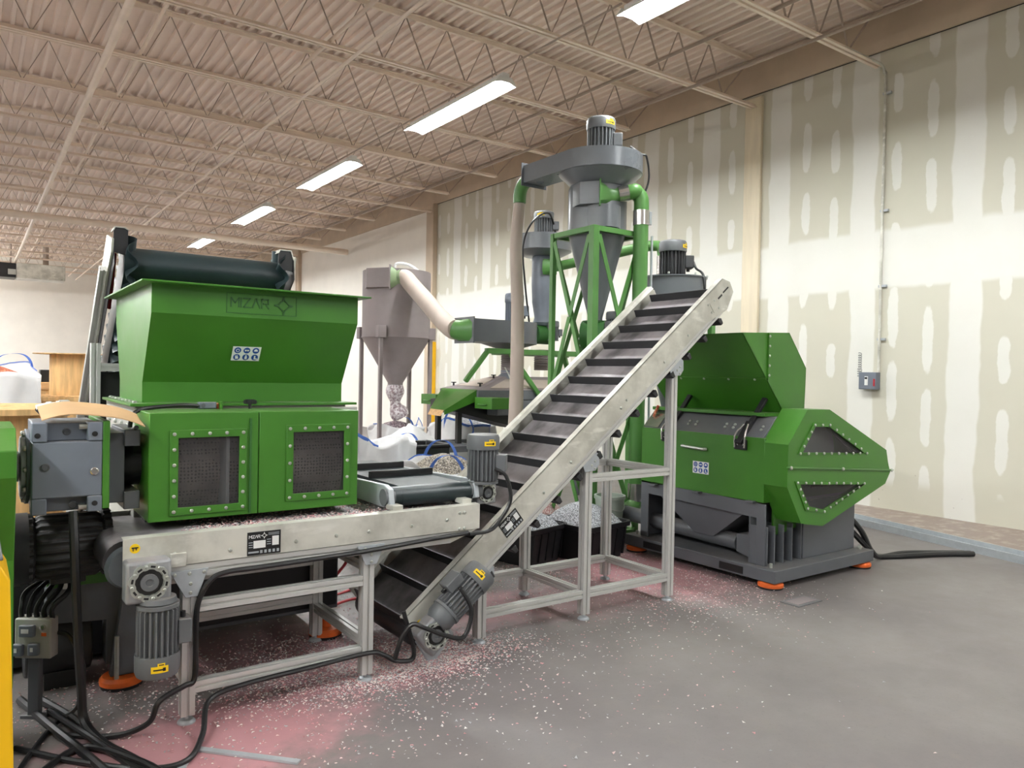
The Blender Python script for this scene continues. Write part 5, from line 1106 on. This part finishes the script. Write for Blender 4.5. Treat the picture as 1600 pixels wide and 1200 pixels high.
# tubs with granules
def tub(c, w, d, h, rot, label, fill, grp='black tubs of granules', heap=.22):
    t = thing('granule_tub', label, 'tub', c, grp); c = V(c); Rm = Matrix.Rotation(rot,3,'Z')
    P = lambda x, y, z: c+Rm @ V((x,y,z))
    def rr(a, b, z, q=.05): return [P(x*a/2-q*sx*(0 if k else 1),y*b/2-q*sy*(k),z) for x,y,sx,sy,k in ((1,-1,1,-1,0),(1,-1,1,-1,1),(1,1,1,1,1),(1,1,1,1,0),(-1,1,-1,1,0),(-1,1,-1,1,1),(-1,-1,-1,-1,1),(-1,-1,-1,-1,0))]
    m = MB(); m.rings([rr(w*.84,d*.84,0.004),rr(w*.97,d*.97,h*.86),rr(w*.98,d*.98,h*.86),rr(w*1.03,d*1.03,h*.88),rr(w*1.04,d*1.04,h),rr(w*.98,d*.98,h),rr(w*.95,d*.95,h*.84),rr(w*.80,d*.80,.02)]); m.build('tub_body', 'tub', t, bev=.004, ang=30)
    for k in range(5):
        m = MB(); x = -w*.36+w*.18*k; m.beam(P(x,-d*.435,.03),P(x,-d*.485,h*.84),.02,.012,Rm @ V((0,-1,0))); m.build('tub_rib', 'tub', t)
    m = MB(); rg = []
    for q, z in ((.93,h*.9),(.85,h*.93),(.6,h+heap*.45),(.3,h+heap*.85),(.08,h+heap)):
        rg.append([P(w/2*q*.98*max(-1,min(1,1.35*math.cos(a)))*(1+.03*math.sin(5*a+q*9)),d/2*q*.98*max(-1,min(1,1.35*math.sin(a))),z+.008*math.sin(3*a+q*20)) for a in [2*PI*i/32 for i in range(32)]])
    m.rings(rg, False, True); o = m.build('granules', fill, t, ang=180); o['kind'] = 'stuff'
    return t
tub((3.80,5.12,0), .52, .60, .31, .25, 'left black tub heaped with pale grey granules under the incline', 'granules', heap=.12)
tub((4.34,4.96,0), .58, .62, .31, .15, 'right black tub heaped with grey granules, nearer the granulator', 'granules', heap=.15)
def heap(c, r, h, name, mat, label, cat, seed=1.):
    m = MB(); rg = []; c = V(c)
    for q, z in ((1,0.001),(.8,.22),(.55,.55),(.3,.85),(.08,1)): rg.append([c+V((r*q*math.cos(a)*(1+.12*math.sin(3*a+seed)),r*q*.8*math.sin(a)*(1+.1*math.cos(2*a+seed)),h*z*(1+.06*math.sin(4*a+q*7)))) for a in [2*PI*i/36 for i in range(36)]])
    m.rings(rg, True, True); return tag(m.build(name, mat, at=c, ang=180), label, cat, kind='stuff')
heap((4.60,5.86,0), .42, .33, 'granule_heap', 'pinkgran', 'heap of pink granules on the floor behind the tubs', 'granules')
heap((4.99,5.0,0), .10, .10, 'granule_heap', 'pinkgran', 'small pink heap beside the bucket at the granulator end', 'granules', 2.)
bk = thing('bucket', 'pale plastic bucket at the foot of the green cyclone frame', 'bucket', (4.80,5.12,.10))
m = MB(); m.lathe([(.105,.16),(.135,.47),(.145,.47),(.145,.50),(.125,.50),(.095,.19)], (4.80,5.12,-.04), n=32); m.build('bucket_body', 'bucket', bk)
m = MB(); m.tube([(4.67,5.10,.42),(4.70,5.02,.36),(4.80,4.975,.33),(4.89,5.02,.36),(4.93,5.1,.42)], .004, n=6); m.build('bucket_handle', 'bolt', bk)
m = MB(); m.box(4.70,4.90,5.03,5.19,.0,.12); tag(m.build('wood_block', 'wood2', at=(4.80,5.11,0), bev=.004), 'wood block under the pale bucket', 'block')
# cable spools, crate, boxes at the far left
def spool(c, r, h, rd, label, tf=.05):
    t = thing('cable_spool', label, 'cable spool', c, 'wooden cable spools at the left'); c = V(c)
    m = MB(); m.lathe([(r,h-tf),(r,h),(.06,h),(.06,h-tf)], c, n=48); m.build('top_flange', 'wood', t, bev=.004)
    m = MB(); m.lathe([(r,0),(r,tf)], c, n=48); m.build('bottom_flange', 'wood', t, bev=.004)
    m = MB(); m.lathe([(rd,tf),(rd,h-tf)], c, n=22, mod=lambda i: 1+.008*(i % 2)); m.build('drum', 'wood', t, ang=5)
    return t
spool((.22,7.45,0), .60, 1.215, .46, 'large wooden cable spool standing behind the grey gearbox')
spool((1.02,10.9,0), .42, 1.18, .33, 'wooden cable spool beside the steel frame of the feed conveyor')
spool((1.02,10.9,1.18), .40, .53, .22, 'small cable spool stacked on another one left of the feed conveyor', tf=.012)
cr = thing('wooden_crate', 'plywood crate behind the big spool at the far left', 'crate', (.75,11.8,0))
m = MB(); m.box(.35,1.05,11.6,12.4,0,1.34); m.build('crate_body', 'wood', cr, bev=.006)
for z in (.08,.68,1.24): m = MB(); m.box(.34,1.06,11.575,11.6,z,z+.09); m.build('batten', 'wood2', cr, bev=.004)
st = thing('laptop_stack', 'dark box with grey papers on the spools at the far left', 'box', (.9,11.2,1.34))
m = MB(); m.box(.75,1.0,11.62,11.9,1.341,1.50); m.build('box_body', 'black', st, bev=.006)
for i, (x, y, z, w, d, h, lab, mt) in enumerate(((4.15,11.6,0,.8,.7,.9,'lowest cardboard box behind the hopper corner','card'),(4.25,11.6,.9,.7,.65,.22,'flat cardboard box stacked on the lowest box','wood2'),(4.95,12.1,0,.5,.5,.95,'cardboard box left of the clear sleeve','card'),(4.2,11.7,1.12,.5,.5,.2,'topmost small box of the stack behind the hopper','card'),(4.6,11.9,1.12,.6,.3,.04,'loose board lying on the box stack','wood2'))):
    t = thing('cardboard_box', lab, 'box', (x,y,z), 'boxes stacked behind the hopper')
    m = MB(); m.box(x-w/2,x+w/2,y-d/2,y+d/2,z+.001,z+h-.002); m.build('box_body', mt, t, bev=.004)
    m = MB(); m.box(x-w/2-.001,x+w/2+.001,y-.03,y+.03,z+h-.003,z+h-.001); m.build('tape', 'wood2' if mt == 'card' else 'card', t)
# clear film hanging on the wall by the tan column
m = MB(); rg = []
for j in range(15):
    z = .9+j*.13; rg.append([(9.05-.04*math.sin(i*.9+j*.35)**2-.012*noise3(i*.7,j*.5,1),15.55-i*.1,z) for i in range(16)])
m.rings(rg, False, False, False); o = tag(m.build('plastic_film', 'film', at=(9.0,14.8,.9)), 'crinkled clear plastic film on the drywall by the tan column', 'plastic film')
# cables
def cable(pts, r, label, name='power_cable', mat='cable', cat='cable', n=8):
    m = MB(); m.tube(pts, r, n=n, res=7); return tag(m.build(name, mat, at=pts[0]), label, cat)
cable([(.36,3.66,.94),(.362,3.62,.8),(.368,3.60,.6),(.378,3.60,.4),(.392,3.61,.2),(.405,3.60,.06),(.46,3.42,.022),(.56,3.15,.022),(.64,2.75,.022)], .018, 'thick black cable dropping from the gearbox to the floor')
cable([(.31,3.90,.37),(.37,3.86,.35),(.42,3.82,.22),(.40,3.8,.06),(.30,3.74,.012),(.2,3.5,.012),(.1,3.2,.012)], .011, 'black plug cable looping from the connector box to the floor')
cable([(2.2,3.45,.69),(1.95,3.445,.682),(1.60,3.443,.665),(1.1,3.443,.655),(.93,3.443,.652),(.86,3.445,.62),(.815,3.455,.52),(.81,3.455,.35),(.805,3.455,.2),(.76,3.44,.185),(.66,3.42,.15),(.62,3.44,.06),(.5,3.5,.014),(.33,3.62,.014)], .012, 'black cable clipped along the low conveyor side and down its left leg')
cable([(1.80,3.42,.34),(1.87,3.43,.10),(1.78,3.43,.085),(1.70,3.448,.13),(1.62,3.455,.15),(1.3,3.455,.14),(1.0,3.45,.13),(.86,3.43,.10),(.80,3.28,.03),(.70,3.12,.014),(.55,3.15,.014),(.35,3.35,.014),(.16,3.6,.014)], .012, 'black cable clipped along the lowest rail, looping onto the floor')
cable([(2.40,3.50,1.02),(2.45,3.46,.98),(2.47,3.44,.85),(2.40,3.44,.74),(2.33,3.44,.69),(2.2,3.44,.685)], .011, 'black cable hanging from the magnet gearmotor')
cable([(2.12,3.40,.42),(2.17,3.36,.30),(2.12,3.35,.17),(2.0,3.355,.20),(1.90,3.36,.25),(1.84,3.4,.27),(1.79,3.42,.20),(1.76,3.43,.1)], .012, 'black cable looping from the incline gearmotor to the low conveyor')
cable([(.06,3.0,.016),(.25,3.35,.016),(.4,3.45,.016),(.55,3.15,.04),(.70,2.85,.016),(.95,2.75,.016)], .014, 'black cable snaking across the floor at the bottom left', n=10)
cable([(.2,4.1,.018),(.3,3.7,.018),(.38,3.4,.018),(.48,3.0,.018),(.56,2.7,.018)], .018, 'thick floor cable nearest the yellow post')
cable([(.26,4.1,.018),(.38,3.75,.018),(.46,3.4,.018),(.58,3.05,.018),(.68,2.75,.018)], .018, 'thick floor cable second from the yellow post')
cable([(.3,3.9,.018),(.40,3.52,.04),(.5,3.25,.018),(.6,2.85,.018)], .013, 'thin floor cable lying over the thick ones')
cable([(.92,3.95,1.368),(.85,3.93,1.372),(.75,3.92,1.366),(.66,3.90,1.355),(.615,3.86,1.33),(.60,3.84,1.26),(.605,3.70,1.285)], .010, 'black sensor cable arching over the left screen door')
for z, nm in ((0.0,'lower black hose coming out from behind the granulator onto the floor'),(.03,'upper black hose coming out from behind the granulator onto the floor')):
    k = z*3
    cable([(6.14,3.62,.42-k),(6.20,3.50,.28-k),(6.30,3.46,.10),(6.45,3.46,.026),(6.75,3.42-k,.026),(7.05,3.26-k*.5,.026),(7.30,3.09-k*.3,.026)], .024, nm, 'hose', cat='hose')
cable([(1.80,4.45,.62),(1.95,4.6,.5),(2.05,4.7,.3),(1.9,4.85,.02),(2.3,5.0,.015),(2.7,4.95,.015)], .010, 'red cable on the floor behind the low conveyor', mat='red')
cable([(1.82,4.6,.02),(2.1,4.75,.015),(2.35,4.70,.015)], .010, 'second red cable under the low conveyor end', mat='red')
m = MB(); 
for k, (x, y, a) in enumerate(((.60,2.95,.5),(.92,3.05,-.75))):
    d = V((math.sin(a),math.cos(a),0)); m = MB(); m.beam(V((x,y,.005))-d*.22, V((x,y,.005))+d*.22, .03, .008); tag(m.build('metal_strip', 'zinc', at=(x,y,0)), ['thin metal strip lying on the floor among the bottom left cables','thin metal strip on the pink floor right of the cables'][k], 'metal strip')
# loose chips
rnd = random.Random(3)
def chips(name, label, spots, mats, size=(.003,.008), parent=None):
    m = MB()
    for (cx, cy, sx, sy, n, z, ang) in spots:
        for _ in range(n):
            a, b = rnd.gauss(0,1), rnd.gauss(0,1); x = cx+sx*a*math.cos(ang)-sy*b*math.sin(ang); y = cy+sx*a*math.sin(ang)+sy*b*math.cos(ang)
            zz = z(x,y) if callable(z) else z
            if zz is None: continue
            s = rnd.uniform(*size); t = rnd.uniform(0,PI); u = V((math.cos(t),math.sin(t),rnd.uniform(-.4,.4)))*s; v = V((-math.sin(t),math.cos(t),rnd.uniform(-.4,.4)))*s*rnd.uniform(.5,1)
            p = V((x,y,zz+s*.45)); m.mat(rnd.randrange(len(mats))); w = V((0,0,s*.5))
            m.add([p-u-v*.3,p+u-v,p+u*.4+v,p+w], [(0,1,2),(0,1,3),(1,2,3),(2,0,3)])
    o = m.build(name, mats, parent, at=None if parent else (spots[0][0],spots[0][1],0), ang=1)
    return o
CH = [simple('chip_white',(226,222,216),.5), simple('chip_pink',(206,150,152),.5), simple('chip_grey',(170,170,172),.45), simple('chip_rose',(222,196,192),.5)]
fl0 = lambda x, y: 0.001
o = chips('floor_chips', '', [(1.95,3.58,.28,.12,6500,fl0,.1),(1.55,3.62,.35,.16,2600,fl0,0),(1.70,3.95,.35,.2,2600,fl0,0),(2.1,3.45,.35,.14,900,fl0,0),(1.2,4.0,.5,.25,1400,fl0,0),(1.3,3.2,.6,.35,700,fl0,0),(2.0,2.8,.8,.5,420,fl0,0),(4.1,4.2,.55,.5,2600,fl0,0),(3.3,4.9,.5,.3,1800,fl0,0),(4.4,3.6,.35,.35,700,fl0,0),(3.0,3.3,.8,.4,380,fl0,0),(2.6,4.6,.5,.4,1300,fl0,0),(.6,3.9,.4,.4,700,fl0,0)], CH, size=(.003,.0085))
tag(o, 'pale and pink plastic chips scattered on the floor around the conveyors', 'plastic chips', kind='stuff')
bz = lambda x, y: (.8205 if .78+.25*math.sin(y*40)**2*.3 < x < 2.2 and 3.53 < y < 4.12 else None)
o = chips('belt_chips', '', [(1.2,3.60,.5,.05,2600,bz,0),(1.4,3.85,.5,.12,1800,bz,0)], CH, size=(.003,.008))
tag(o, 'pink and white chips lying on the low conveyor belt', 'plastic chips', kind='stuff')
